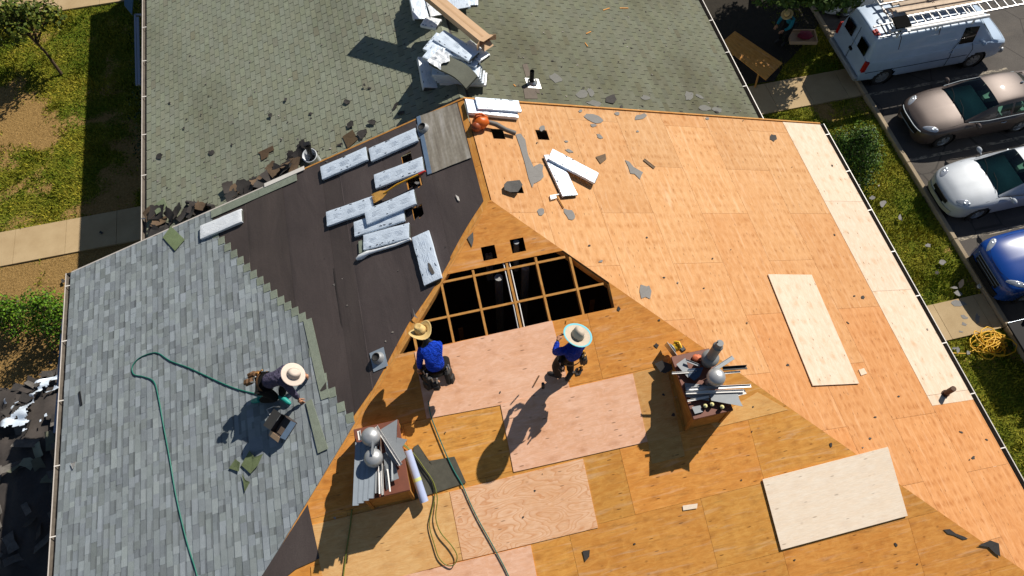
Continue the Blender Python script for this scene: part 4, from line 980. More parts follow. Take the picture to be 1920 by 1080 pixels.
for i in range(6):
    b = MB(); L = rn.uniform(3.4, 4.4); c = Vector((VX+.15+rn.uniform(-.25, .25), VY-.12+i*.13, 2.265+.045*(i % 2))); v = rn.uniform(.8, 1.15)
    b.box(L, .125, .04, T_(c)@RZ(rn.uniform(-.6, .6)), 0, (v, v*.97, v*.92)); tag(b.build('plank', PLK, None, loc=c), 'bleached wooden plank in the lumber stack on the van roof', 'plank', 'planks on the van roof')
t = thing('roof_box', 'black metal ladder hoist at the rear of the van roof', 'rack', (VX-2.0, VY-.68, 2.2)); b = MB(); b.box(.52, .42, .05, T_((VX-2.0, VY-.66, 2.52))@RX(12)); b.build('plate', mat('matte_black', (.006, .006, .006), .9, spec=.05), t)
b = MB()
for sg in (-.2, .2): b.tube([(VX-2.75, VY-.68+sg*1.2, 2.3), (VX-1.75, VY-.68+sg*1.2, 2.36)], .03, 8)
b.build('arm', STEEL, t); b = MB()
for sx in (-.3, .0, .2): b.tube([(VX-2.2+sx, VY-.95, 2.3), (VX-2.2+sx, VY-.4, 2.34)], .022, 6)
b.build('crossbar', TRIM, t)
for cx, cy, r in ((VX-.4, VY+.35, .16), (VX-2.0, VY+.05, .13)):
    b = MB(); P = []
    for i in range(40): a = i*.5; P.append((cx+math.cos(a)*r*(1+.25*math.sin(i*1.3)), cy+math.sin(a)*r, 2.34+.012*math.sin(i)))
    P += [(cx+.02, cy-.5, 2.33), (cx, cy-1.05, 2.2), (cx-.05, cy-1.25, 1.9)]
    b.tube(P, .012, 5); tag(b.build('rope', mat('dark_rope', (.06, .03, .02), .9), None, loc=(cx, cy, 2.34)), 'dark tie-down rope coiled on the middle of the lumber' if cx > VX-1 else 'dark tie-down rope coiled at the rear of the van roof', 'rope')
# black pickup with its tailgate down over the kerb
t = thing('pickup_truck', 'black pickup truck with lowered tailgate reaching over the kerb', 'truck', (15.9, 3.95, 0))
X0 = 15.75; Y1, Y2 = 3.05, 4.95
b = MB(); b.box(5.4, 1.9, .62, T_((X0+2.7, 4.0, .45)), bev=.06); b.box(1.7, 1.7, .75, T_((X0+3.0, 4.0, 1.05)), bev=.2); b.build('body', BLKP, t)
for yy in (Y1+.05, Y2-.05): b = MB(); b.box(1.9, .09, .28, T_((X0+.95, yy, 1.06)), bev=.02); b.build('bed_side', BLKP, t)
b = MB(); b.box(.62, 1.6, .06, T_((X0-.32, 4.05, .92)), bev=.015); b.build('tailgate', BLKP, t)
b = MB(); b.box(1.75, 1.72, .03, T_((X0+.95, 4.0, 1.09))); b.build('bed_liner', TRIM, t)
b = MB(); b.tube([(X0-.62, 4.85, .985), (X0+.0, 4.85, .985), (X0+1.9, 4.92, 1.35)], .012, 6); b.tube([(X0-.0, 3.25, .985), (X0-.0, 4.85, .985)], .012, 6); b.build('edge_trim', CHROME, t)
for x in (X0+1.0, X0+4.3):
    for sg in (1, -1): wheel(t, x, 4.0+sg*.93, .39, sg); kids(t)[-1].matrix_parent_inverse = pinv(t)
b = MB(); b.box(.2, 1.7, .2, T_((X0-.1, 4.0, .45)), bev=.04); b.build('bumper', TRIM, t)
r5, st5, sf5 = car('black sedan at the lower right edge in the shade', (15.6+2.44, 1.2, 0), 180, BLKP, SEDAN, SEDG, [(1.5, .32), (-1.28, .32)], dict(sparts))
# ------------------------------------------------------------ chimneys on the hip slope
PL['CR'] = (6.92, 0, 0); PL['CL'] = (6.95, 0, 0); PL['T'] = (ZR-FD, 0, 0)
TOPB = mat('brown_cap_metal', (.16, .05, .028), .55, .2, 8, .1)
CHIMW = ply('chimney_plywood', (.4, .2, .045), (.26, .12, .025), (.12, .05, .012), .6, dirt=.8)
def chimney(cx0, cx1, y0, y1, zt):
    b = MB(); zb = zon('H', 0, y0)-.3
    for (xa, ya, xb, yb) in ((cx0, y0, cx1, y0), (cx1, y0, cx1, y1), (cx1, y1, cx0, y1), (cx0, y1, cx0, y0)):
        L = math.hypot(xb-xa, yb-ya); b.face([(xa, ya, zb), (xb, yb, zb), (xb, yb, zt), (xa, ya, zt)], 0, (1, 1, 1), [(0, 0), (L, 0), (L, zt-zb), (0, zt-zb)])
    for xa, ya in ((cx0, y0), (cx1, y0), (cx0, y1), (cx1, y1)): b.box(.05, .05, zt-zb, T_((xa, ya, zb)), 0, (1.2, 1.15, 1.1))
    c = b.build('chimney', CHIMW, near)
    b = MB(); b.box(cx1-cx0+.07, y1-y0+.07, .05, T_(((cx0+cx1)/2, (y0+y1)/2, zt-.02)), bev=.008); b.build('chimney_cap', TOPB, c)
    return c
c1 = px(1302.7, 782.7, 'CR'); c2 = px(1371, 769, 'CR')
chR = chimney(c1.x, c2.x, c1.y, c1.y+1.12, 6.9)
c3 = px(764.5, 916, 'CL'); chL = chimney(c3.x-.7, c3.x, c3.y, c3.y+1.15, 6.93)
def dome(ch, p, r, h):
    """storm cap on a short duct"""
    b = MB(); z0 = 6.9-p.z; b.tube([p+Vector((0, 0, z0)), p+Vector((0, 0, -.1))], r*.72, 18); b.build('flue_pipe', DULLSTEEL, ch)
    b = MB(); b.lathe([(r*.97, -.1), (r, -.09), (r, -.03), (r*.96, -.01), (r*.8, .03), (r*.45, .058), (.001, .066)], T_(p), 26); b.build('storm_cap', GALV, ch)
GALV = mat('dull_galvanised_cap', (.42, .43, .44), .42, .12, 10, .1, metal=.5)
GREYM = mat('painted_grey_pipe', (.2, .21, .215), .5, .12, 12, .1)
dome(chL, px(694, 817, 'CL', .36), .155, 0); dome(chL, px(699, 857, 'CL', .33), .152, 0)
dome(chR, px(1344, 705, 'CR', .38), .158, 0)
p = px(1332, 671, 'CR', .22)
b = MB(); b.tube([Vector((p.x, p.y, 6.9)), p], .11, 18); b.build('flue_pipe', GREYM, chR)
b = MB(); b.lathe([(.15, -.06), (.155, 0), (.15, .03), (.1, .06), (.085, .07)], T_(p), 22); b.build('storm_collar', GREYM, chR)
b = MB(); b.tube([p, p+Vector((0, 0, .5)), p+Vector((0, 0, .51)), p+Vector((0, 0, .52)), p+Vector((0, 0, .66))], [.083, .083, .09, .062, .06], 18); b.tube([p+Vector((-.02, .02, .6)), p+Vector((-.04, .03, .7))], .012, 6); b.build('flue_pipe', GREYM, chR)
# ------------------------------------------------------------ generic loose things
def strip(label, k, p, q, w, h, m, off=0.0, name='metal_strip', cat='strip', group=None, lip=True, col=(1, 1, 1), roll=0):
    """long bent metal strip from pixel p to pixel q"""
    M_, L = lay(k, p, q, off); M_ = M_@RX(roll); b = MB(); b.box(L, w, .004, None, 0, col)
    if lip: b.box(L, .004, h, T_((0, w/2, 0)), 0, col); b.box(L, .004, h*.6, T_((0, -w/2, .0)), 0, col)
    o = b.build(name, m); o.matrix_basis = M_; return tag(o, label, cat, group)
def plate(label, k, poly, m, off=0.0, thick=.004, name='scrap', cat='scrap', group=None, curl=0.0, col=(1, 1, 1), seed=0):
    """flat irregular piece: pixel outline on plane k; curl lifts its rim unevenly"""
    P = [px(*q, k, off) for q in poly]; c = sum(P, Vector())/len(P); n = nrm(k)
    if curl:
        P = [p+n*curl*max(0, noise.noise((p-c)*3+Vector((seed, 0, seed*.7)))+.35) for p in P]
    b = MB(); N = len(P); A = 0
    for i in range(N): A += (P[i]-c).cross(P[(i+1) % N]-c).dot(n)
    if A < 0: P.reverse()
    C_ = c+n*curl*.2; lo = [p-n*thick for p in P]
    for i in range(N):
        j = (i+1) % N; b.face([C_, P[i], P[j]], 0, col, smooth=False); b.face([P[j], P[i], lo[i], lo[j]], 0, col)
    b.face(lo[::-1], 0, col)
    o = b.build(name, m, None, loc=c); return tag(o, label, cat, group)
def ragged(k, x, y, wpx, hpx, rot, seed, n=9, rough=.35):
    rn = random.Random(seed); out = []; a0 = R_(rot)
    for i in range(n):
        a = 2*math.pi*(i+rn.uniform(-.3, .3))/n; r = 1+rn.uniform(-rough, rough*.6)
        u, v = math.cos(a)*wpx/2*r, math.sin(a)*hpx/2*r
        out.append((x+u*math.cos(a0)-v*math.sin(a0), y+u*math.sin(a0)+v*math.cos(a0)))
    return out
GREYSC = mat('grey_felt_scrap', (.2, .19, .18), .85, .15, 30, .2); DARKSC = mat('dark_shingle_scrap', (.045, .04, .037), .85, .3, 25, .3); BROWNSC = mat('brown_shingle_scrap', (.13, .085, .05), .85, .35, 20, .3)
def scraps(k, L, m, label, group, off=.012, rough=.35, curl=0.0, name='shingle_scrap', th=.004):
    for i, q in enumerate(L):
        x, y, w_, h_, r = q[:5]
        plate(label, k, ragged(k, x, y, w_, h_, r, int(x*7+y*3), 10, rough), m, off, th, name, 'scrap', group, curl, seed=i*1.7)
# ------------------------------------------------------------ wrapped shingle bundles
def film(name, col, rough=.24):
    m = NT(name); c = m.coord('Object'); n1 = m.noise(m.coord('Object', (2.5, 7, 3)), 2.2, 6, .65, 1.6); n2 = m.noise(c, 34, 4, .6); n3 = m.noise(m.coord('Object', (3, 6, 3)), 1.6, 3)
    k = m.ramp(n1, [(.3, tuple(x*.92 for x in col)), (.5, col), (.7, tuple(min(1, x*1.08) for x in col))]); k = m.mix(1, k, m.tint(), 'MULTIPLY')
    k = m.mix(m.ramp(n3, [(.58, 0.), (.75, .16)]), k, (.36, .42, .5))
    m.bump(m.math('ADD', n1, m.math('MULTIPLY', n2, .10)), .42, .03); return m.out(k, rough, .1, .6)
FILM = film('silver_wrapping_film', (.68, .77, .88), .28); FILMW = film('white_wrapping_film', (.84, .87, .9), .38)
FAINT = mat('faint_print', (.60, .68, .78), .4, .2, 90, 0); INK = mat('dark_print', (.03, .035, .05), .6); BEDGE = mat('stacked_shingle_edge', (.07, .075, .065), .9, .3, 40, .3)
BUNG = 'wrapped shingle bundles'
bseed = [0]
def bundle(label, M_, L=1.0, W=.33, H=.065, m=None, torn=False, marks=True, sag=0.0):
    bseed[0] += 1; s = bseed[0]; rn = random.Random(s); t = thing('shingle_bundle', label, 'bundle', m=M_, group=BUNG)
    b = MB(); nx, ny = 22, 9
    def top(i, j):
        u, v = i/nx*2-1, j/ny*2-1; x, y = u*L/2, v*W/2; e = max(abs(u)**30, abs(v)**18)
        x *= 1-.012*abs(v)**6*0; q = Vector((x*4+s*3, y*5, s))
        z = H*(1-.12*e)+.005*noise.noise(q)+.004*noise.noise(q*2.7)+.007*noise.noise(Vector((u*3, y*26, s)))*max(0, abs(u)-.6)*2-sag*u*u
        return Vector((x+.009*noise.noise(q+Vector((9, 0, 0)))*(abs(u) > .9), y+.007*noise.noise(q*.8+Vector((5, 0, 0))), z))
    g = [[top(i, j) for j in range(ny+1)] for i in range(nx+1)]
    b.grid(g, 0, flip=True)
    rim = [g[i][0] for i in range(nx+1)]+[g[nx][j] for j in range(1, ny+1)]+[g[i][ny] for i in range(nx-1, -1, -1)]+[g[0][j] for j in range(ny-1, 0, -1)]
    md = [Vector((p.x*1.006, p.y*1.03, p.z*.5-sag*(2*p.x/L)**2*.5)) for p in rim]; lo = [Vector((p.x*.99, p.y*.99, -sag*(2*p.x/L)**2)) for p in rim]
    b.grid([lo, md, rim], 0, closed=True)
    if marks:
        for i in range(rn.randint(5, 8)):
            u = rn.uniform(-.45, .45)*L; v = rn.choice((-1, 1))*W*rn.uniform(.36, .44); l = rn.uniform(.02, .06); zz = H*1.02
            j = min(ny-1, max(0, int((v/W+.5)*ny))); i_ = min(nx-1, max(0, int((u/L+.5)*nx))); zz = max(g[i_][j].z, g[i_+1][j+1].z, g[i_+1][j].z, g[i_][j+1].z)+.003
            b.box(l, .011, .001, T_((u, v, zz))@RZ(rn.uniform(-12, 12)), 1)
        for u0 in (-.28, .02, .3):
            for r_ in range(4):
                u = (u0+rn.uniform(-.03, .03))*L; v = (-.12+r_*.075)*W*2*.6; i_ = min(nx-1, int((u/L+.5)*nx)); j = min(ny-1, int((v/W+.5)*ny)); zz = max(g[i_][j].z, g[i_+1][j+1].z, g[i_+1][j].z, g[i_][j+1].z)+.002
                b.box(rn.uniform(.08, .2)*L, .012, .001, T_((u, v, zz)), 2)
    local(b, 'wrapper', [m or FILM, INK, FAINT], t)
    b = MB(); b.box(.012, W*.86, H*.62, T_((L/2+.004, 0, H*.08-sag)), 0); local(b, 'shingle_edge', BEDGE, t)
    return t
def blay(k, p, q, label, off=.022, L=None, roll=0, **kw):
    M_, l = lay(k, p, q, off); return bundle(label, M_@RX(roll), L or l, **kw)
blay('L', (605, 327), (690, 290), 'silver wrapped shingle bundle on black felt nearest the bucket')
blay('L', (696, 293), (783, 254), 'silver wrapped shingle bundle on black felt beside the grey ridge membrane')
blay('L', (705, 343), (795, 309), 'silver wrapped shingle bundle on black felt with the yellow tear-off fork along it')
blay('L', (615, 413), (702, 383), 'silver wrapped shingle bundle reaching farthest left in the overlapping group of four')
blay('L', (667, 432), (760, 402), 'silver wrapped shingle bundle partly covered by the crosswise bundle above it')
blay('L', (688, 410), (780, 371), 'silver wrapped shingle bundle lying on top of two others on the felt', off=.092)
t = blay('L', (684, 457), (769, 434), 'opened shingle bundle with loose plastic tail and bare shingle end', off=.03)
M_, l = lay('L', (677, 464), (690, 460), .026); q = MB(); q.box(.22, .27, .03, None, 0, (1, 1, 1)); q = local(q, 'bare_shingles', S_STRIP, None); q.parent = t; q.matrix_basis = t.matrix_basis.inverted()@M_
q = MB(); P = [px(*a, 'L', o_) for a, o_ in (((770, 448), .05), ((740, 460), .05), ((705, 470), .05), ((690, 474), .06), ((676, 482), .06), ((669, 486), .05))]; q.tube(P, [.03, .028, .03, .045, .06, .03], 8); q.build('plastic_tail', FILMW, t)
blay('L', (790, 441), (814, 530), 'silver wrapped shingle bundle with torn hole beside the roof opening', W=.36)
b = MB(); b.prism([px(*a, 'L', .105) for a in ((802, 492), (806, 494), (811, 503), (815, 512), (810, 515), (804, 506))][::-1], .002, nrm('L')); b.build('torn_hole', S_BACK, kids(bpy.data.objects['torn_hole']) and None) if False else tag(b.build('wrapper_tear', S_BACK, bpy.data.objects[[o.name for o in bpy.data.objects if o.get('label', '').startswith('silver wrapped shingle bundle with torn hole')][0]]))
blay('L', (379, 438), (456, 406), 'crumpled white wrapped shingle bundle at the top of the new shingles', m=FILMW, H=.075, marks=False)
blay('R', (873, 203), (967, 213), 'white wrapped shingle bundle under the orange blower at the ridge', W=.36, H=.09, m=FILM); blay('R', (890, 196), (975, 202), 'white wrapped shingle bundle turned askew on top at the ridge', off=.12, L=.95, W=.3)
blay('R', (1030, 290), (1069, 373), 'white wrapped shingle bundle forming the left leg of the V', L=1.02, W=.34); blay('R', (1030, 291), (1117, 337), 'white wrapped shingle bundle forming the right leg of the V', off=.095, L=1.05, W=.31)
# pile on the far ridge
def tl(p, q, z): return lay('T', p, q, z)[0]
PILE = [((794, 106), (808, 180), -.25, 'blue shaded bundle hanging down the left side of the lower ridge pile', .34, .9, -16),
        ((795, 104), (809, 176), -.16, 'bundle on top of the shaded one at the left of the lower ridge pile', .34, .9, -16)]
rn = random.Random(12)
for i in range(5):
    PILE.append(((820-i*3+rn.uniform(-3, 3), 148-i*4), (918-i*4+rn.uniform(-3, 3), 152-i*4), -.06+.075*i, 'silver wrapped bundle in the near layers of the lower ridge pile', .36, 1.0, 0))
for i in range(5):
    PILE.append(((812+rn.uniform(-4, 4), 98+rn.uniform(-4, 4)), (900+rn.uniform(-4, 4), 116+rn.uniform(-4, 4)), .02+.072*i, 'silver wrapped bundle in the far layers of the lower ridge pile', .36, 1.0, 0))
for a_, c_, z_, lb_, L_ in (((868, 82), (914, 116), .36, 'blue shaded bundle stub under the open carton end', .6), ((798, 108), (836, 62), .40, 'narrow white bundle set upright across the left of the lower ridge pile', .55), ((802, 118), (826, 88), .44, 'short white bundle at the left corner of the lower ridge pile', .45), ((800, -34), (824, 44), .12, 'blue shaded bundle in the middle of the upper ridge pile', 1.0), ((884, -50), (884, 26), .16, 'white bundle at the right rim of the upper ridge pile', .9)):
    PILE.append((a_, c_, z_, lb_, .3, L_, 0))
PILE += [((816, 84), (886, 62+42), .40, 'white bundle lying across the top of the lower ridge pile', .42, 1.0, 0), ((818, 66), (894, 112), .45, 'topmost white bundle of the lower ridge pile beside the carton', .36, 1.0, 0)]
for i in range(4):
    PILE.append(((776+rn.uniform(-3, 3), -28), (792+rn.uniform(-3, 3), 50), -.12+.075*i, 'blue shaded bundle in the left column of the upper ridge pile', .34, 1.0, -10))
    PILE.append(((848+rn.uniform(-3, 3), -52), (862+rn.uniform(-3, 3), 32), .0+.075*i, 'white bundle in the right column of the upper ridge pile', .56, 1.1, 6))
for p, q, z, lb, W, L, ro in PILE: bundle(lb, tl(p, q, z)@RX(ro), L, W, .07, FILM if rn.random() < .7 else FILMW)
bundle('short white bundle stub tilted on the upper ridge pile', tl((795, 42), (822, 50), .2)@RY(-6), .38, .3, .07, FILMW)
# torn open bundle with bare shingles
t = thing('shingle_bundle', 'torn open bundle with bare grey green shingles on the lower ridge pile', 'bundle', m=tl((818, 108), (880, 146), .50)@RX(8), group=BUNG)
b = MB(); rows = []
for i in range(15):
    u = i/14*2-1; rows.append([(u*.47, v*.19+.03*math.sin(u*2), .04-.12*max(0, u-.1)**2*2+.008*noise.noise(Vector((u*3, v*2, 1)))) for v in (-1, -.5, 0, .5, 1)])
b.grid(rows, 0, flip=True); b.grid([[(p[0], p[1], p[2]-.05) for p in r] for r in rows], 0)
for e in (0, 4): b.grid([[r[e] for r in rows], [(r[e][0], r[e][1], r[e][2]-.05) for r in rows]], 0)
local(b, 'bare_shingles', mat('bare_bundle_shingle', (.13, .135, .105), .85, .2, 30, .3), t)
b = MB(); rows = []
for i in range(13):
    u = i/12; rows.append([(-.5+u*.34+.05*math.sin(v*9+2)*u, -.22+v*.40, .055+.05*noise.noise(Vector((u*5, v*6, 3)))+.025) for v in (j/10 for j in range(11))])
b.grid(rows, 0, flip=True); local(b, 'torn_wrapper', FILMW, t)
# long carton
CARD = mat('brown_cardboard', (.56, .37, .22), .8, .08, 6, .1); CARDI = mat('cardboard_inside', (.42, .26, .13), .85, .1)
M_, l = lay('T', (735, -62), (909, 81), .60); t = thing('carton', 'long brown cardboard carton with open flaps lying across the ridge piles', 'carton', m=M_)
b = MB(); W, H = .27, .15
for q in (((-l/2, -W/2, 0), (l/2, -W/2, 0), (l/2, -W/2, H), (-l/2, -W/2, H)), ((l/2, W/2, 0), (-l/2, W/2, 0), (-l/2, W/2, H), (l/2, W/2, H)), ((-l/2, -W/2, H), (l/2, -W/2, H), (l/2, W/2, H), (-l/2, W/2, H)), ((-l/2, W/2, 0), (l/2, W/2, 0), (l/2, -W/2, 0), (-l/2, -W/2, 0)), ((-l/2, W/2, 0), (-l/2, -W/2, 0), (-l/2, -W/2, H), (-l/2, W/2, H)), ((l/2-.1, -W/2, 0), (l/2-.1, W/2, 0), (l/2-.1, W/2, H), (l/2-.1, -W/2, H))): b.face(q, 0)
b.box(l*.97, .045, .002, T_((0, 0, H+.001)), 0, (.9, .86, .8))
local(b, 'box_body', CARD, t)
for (m_, nm) in ((T_((l/2, 0, H))@RY(-25), 0), (T_((l/2, 0, 0))@RY(25), 0), (T_((l/2, W/2, H/2))@RZ(55)@RX(90), 1), (T_((l/2, -W/2, H/2))@RZ(-65)@RX(90), 1)):
    b = MB(); b.box(.14, W if not nm else H, .006, m_@T_((.07, 0, 0))); local(b, 'flap', CARD, t)
# ------------------------------------------------------------ loose sheets of plywood
def loose(label, corners, k, top, m, uvo, long='t', name='plywood_sheet'):
    P = [px(*c, k, top) for c in corners]; n = nrm(k); b = MB(); q = [SC_(k, p) for p in P]; uv = [(t+uvo[0], s+uvo[1]) for s, t in q]
    if (P[1]-P[0]).cross(P[2]-P[0]).dot(n) < 0: P.reverse(); uv.reverse()
    b.prism(P, .016, n, 0, (1, 1, 1), uv, bottom=True); c = sum(P, Vector())/4
    return tag(b.build(name, m, None, loc=c), label, 'plywood sheet')
loose('loose cream plywood sheet laid across the right hip line', [(1430, 899), (1665, 838), (1702, 967), (1465, 1031)], 'H', .04, P_CREAM, (3, 3))
loose('loose pale plywood sheet lying on the right slope', [(1440, 514), (1522, 515), (1611, 719), (1524, 723)], 'R', .035, P_WHITE, (7, 2))
loose('small offcut of pale plywood beside the sheet on the right slope', [(1610, 693), (1620, 690), (1626, 700), (1615, 704)], 'R', .02, P_WHITE, (1, 2), name='plywood_offcut')
# ------------------------------------------------------------ tools on the roof
t = thing('roofing_fork', 'yellow roofing tear-off fork with red grip lying on the felt', 'tool', px(705, 366, 'L'))
YEL = mat('yellow_tool_paint', (.75, .36, .02), .45, .12); REDG = mat('red_grip', (.55, .04, .03), .5)
M_, l = lay('L', (712, 366), (800, 323), .13)
b = MB(); b.tube([M_@Vector((-l/2+.1, 0, 0)), M_@Vector((-l*.1, 0, .06)), M_@Vector((l/2-.15, 0, .05))], .017, 8); b.build('handle', YEL, t)
b = MB(); b.tube([M_@Vector((l/2-.15, 0, .05)), M_@Vector((l/2, 0, .05))], .022, 8); b.build('grip', REDG, t)
b = MB(); P = [(-.13, -.115), (.03, -.10), (.16, -.03), (.16, .03), (.03, .10), (-.13, .115)]
b.prism([M_@Vector((-l/2+x, y, .0)) for x, y in P], .012)
for i in range(7): b.box(.05, .018, .01, M_@T_((-l/2-.14, -.1+i*.033, -.01)))
b.build('fork_head', mat('worn_yellow_steel', (.62, .33, .08), .4, .35, 14, .1, metal=.2), t)
t = thing('leaf_blower', 'orange leaf blower with grey tube lying below the ridge bundles', 'blower', px(903, 232, 'R'))
ORG = mat('orange_plastic', (.62, .12, .012), .4, .1)
c = px(901, 229, 'R', .14); b = MB(); b.blob(c, (.17, .15, .13), 8, 3, .12); b.build('body', ORG, t)
b = MB(); P = [px(*q, 'R', o_) for q, o_ in (((889, 222), .2), ((893, 214), .3), ((903, 213), .31), ((914, 221), .24))]; b.tube(P, .022, 8); b.build('handle', ORG, t)
b = MB(); P = [px(*q, 'R', o_) for q, o_ in (((912, 228), .14), ((930, 233), .13), ((948, 243), .11), ((966, 250), .08))]; b.tube(P, [.045, .05, .045, .05], 12); b.build('blower_tube', mat('grey_blower_tube', (.12, .11, .1), .6), t)
b = MB(); c = px(893, 238, 'R', .1); b.blob(c, (.11, .1, .1), 6, 5, .1); b.build('motor_cover', mat('dark_orange_plastic', (.3, .06, .015), .5), t)
# bucket
c = px(592, 303, 'FL', .02); t = thing('bucket', 'dirty white bucket holding a black tool beside the rake edge', 'bucket', m=T_(c)@RX(14)@RY(-10))
b = MB(); b.lathe([(.001, 0), (.125, 0), (.13, .02), (.155, .34), (.165, .345), (.165, .365), (.15, .365), (.125, .03), (.001, .03)], n=24); local(b, 'pail', mat('dirty_white_plastic', (.62, .66, .7), .4, .3, 9, .1), t)
b = MB(); b.tube([(0, 0, .1), (.03, .04, .4), (.08, .12, .62)], [.05, .05, .07], 8); b.box(.14, .08, .1, T_((.08, .12, .58))); local(b, 'tool', BLACKM, t)
b = MB(); b.tube([(.165*math.cos(a), .165*math.sin(a), .35-.16*math.sin(max(0, a))) for a in (math.pi*i/10 for i in range(11))], .006, 5); local(b, 'bail', STEEL, t)
# circular saw
c = px(1263, 655, 'H', .05); t = thing('circular_saw', 'yellow and black circular saw leaning at the back of the right chimney', 'saw', m=T_(c)@RZ(20))
b = MB(); b.lathe([(.001, -.012), (.1, -.012), (.1, .012), (.001, .012)], T_((-.08, 0, .14))@RY(90), 24); local(b, 'blade_guard', DULLSTEEL, t)
b = MB(); b.box(.006, .3, .2, T_((-.11, 0, .03))@RX(8)); local(b, 'base_plate', STEEL, t)
b = MB(); b.blob((.0, -.02, .15), (.1, .08, .085), 7, 2, .1); b.tube([(.02, .06, .2), (.05, .0, .27), (.04, -.1, .22)], .024, 8); local(b, 'motor_housing', mat('yellow_plastic', (.7, .4, .02), .4), t)
b = MB(); b.box(.1, .11, .08, T_((.09, -.1, .05)), bev=.015); local(b, 'battery', BLACKM, t)
# scraps and trim left on the right chimney
GS = mat('grey_sheet_metal', (.21, .225, .24), .5, .1, 10, .08, metal=.2); WS = mat('white_trim_metal', (.68, .66, .63), .4, .08); GRP = 'trim pieces piled on the chimneys'
plate('grey sheet metal offcut at the back of the right chimney', 'CR', [(1268, 683), (1285, 671), (1291, 690), (1300, 696), (1290, 708)], GS, .09, .004, 'sheet_metal_offcut', 'offcut')
plate('pointed grey flashing sheet over the near right corner of the right chimney', 'CR', [(1330, 738), (1383, 735), (1386, 748), (1393, 762), (1334, 751)], GS, .12, .004, 'sheet_metal_offcut', 'offcut')
plate('shaded blue grey flashing sheet at the left of the right chimney', 'CR', [(1284, 718), (1328, 722), (1330, 752), (1287, 744)], GS, .06, .004, 'sheet_metal_offcut', 'offcut')
plate('crumpled dark metal piece in the middle of the right chimney', 'CR', [(1290, 692), (1318, 690), (1312, 706), (1302, 714), (1291, 706)], mat('dark_blue_metal', (.05, .08, .13), .4, .2, 10, .1, metal=.3), .10, .004, 'sheet_metal_offcut', 'offcut', curl=.05)
plate('small grey slip at the near left corner of the right chimney', 'CR', [(1297, 763), (1313, 760), (1318, 772), (1303, 776)], GS, .05, .004, 'sheet_metal_offcut', 'offcut')
strip('long shiny metal bar across the right chimney', 'CR', (1287, 730), (1408, 724), .05, .03, STEEL, .16, group=GRP)
strip('white bar under the shiny bar on the right chimney', 'CR', (1286, 737), (1395, 733), .045, .03, WS, .13, group=GRP)
strip('thin grey bar sticking out left of the right chimney', 'CR', (1260, 700), (1312, 697), .03, .02, WS, .10, group=GRP)
strip('black metal bar sticking out right of the right chimney', 'CR', (1355, 692), (1400, 689), .06, .05, BLACKM, .14, group=GRP)
strip('wide grey strip angled up behind the dome cap', 'CR', (1338, 694), (1375, 670), .07, .02, GS, .2, group=GRP)
strip('slim tan strip below the black bar on the right chimney', 'CR', (1340, 702), (1388, 697), .03, .02, WS, .11, group=GRP)
strip('white short trim end at the right of the right chimney', 'CR', (1378, 740), (1398, 735), .07, .02, WS, .10, group=GRP)
strip('narrow grey strip behind the flue of the right chimney', 'CR', (1286, 676), (1312, 686), .04, .02, GS, .15, group=GRP)
strip('slender white strip at the left edge of the right chimney', 'CR', (1289, 752), (1330, 744), .03, .02, WS, .08, group=GRP)
for x, y in ((1322.6, 761), (1335, 758), (1354, 763)):
    p = px(x, y, 'CR', .1); t = thing('sealant_tube', 'sealant tube standing on the near edge of the right chimney', 'tube', p-Vector((0, 0, .1)), 'sealant tubes on the right chimney')
    b = MB(); b.tube([p-Vector((0, 0, .09)), p], .035, 14); b.build('cartridge', BLACKM, t); b = MB(); b.lathe([(.036, 0), (.036, .006), (.012, .008), (.008, .03), (.001, .03)], T_(p), 14); b.build('nozzle_cap', mat('pale_yellow_plastic', (.68, .62, .3), .4), t)
p = px(1307, 671, 'CR', .05); b = MB(); b.blob(p, (.09, .07, .04), 6, 3, .4); tag(b.build('work_glove', mat('orange_rubber', (.62, .16, .07), .6), None, loc=p), 'orange work glove left on the back of the right chimney', 'glove')
plate('ragged black felt piece hanging off the left of the right chimney', 'H', [(1227, 682), (1240, 676), (1258, 684), (1262, 692), (1247, 700), (1238, 697)], DARKSC, .12, .004, 'felt_scrap', 'scrap', curl=.05)
# left chimney load
for i in range(4):
    strip('long blue grey siding strip, %s of four along the left of the left chimney' % ('outermost', 'second', 'third', 'innermost')[i], 'CL', (672+i*10, 829-i*1.5), (667+i*9.5, 948-i*4.5), .095, .012, mat('blue_grey_strip', (.3, .34, .38), .4, .1, 8, .05, metal=.2) if i == 0 else bpy.data.materials['blue_grey_strip'], .10+.004*i, group=GRP)
plate('large pointed grey flashing sheet on the left chimney', 'CL', [(714, 805), (745, 786), (743, 820), (764, 824), (754, 838), (762, 857), (744, 872), (724, 850)], GS, .2, .004, 'sheet_metal_offcut', 'offcut')
plate('lower grey flashing sheet on the left chimney', 'CL', [(718, 850), (735, 845), (748, 897), (728, 905), (722, 880)], GS, .12, .004, 'sheet_metal_offcut', 'offcut')
strip('white trim bar lying diagonally on the left chimney', 'CL', (706, 800), (752, 872), .045, .04, WS, .24, group=GRP)
strip('second white trim bar beneath the diagonal one', 'CL', (709, 806), (748, 873), .04, .03, WS, .17, group=GRP)
strip('white trim stub at the back left corner of the left chimney', 'CL', (673, 808), (676, 826), .05, .04, WS, .14, group=GRP)
for i, (a, c) in enumerate((((700, 865), (697, 933)), ((706, 862), (704, 925)), ((711, 868), (712, 926)), ((716, 870), (718, 928)), ((722, 872), (727, 918)), ((713, 815), (716, 880)), ((727, 880), (732, 922)), ((735, 840), (737, 900)))):
    strip('narrow trim strip in the bunch at the near end of the left chimney', 'CL', a, c, .028, .025, (WS, GS, STEEL)[i % 3], .09+.012*i, group='narrow trim strips bunched on the left chimney', roll=i*17-50)
strip('flat grey bar joining the two dome caps', 'CL', (700, 826), (698, 852), .035, .01, GS, .43, group=GRP)
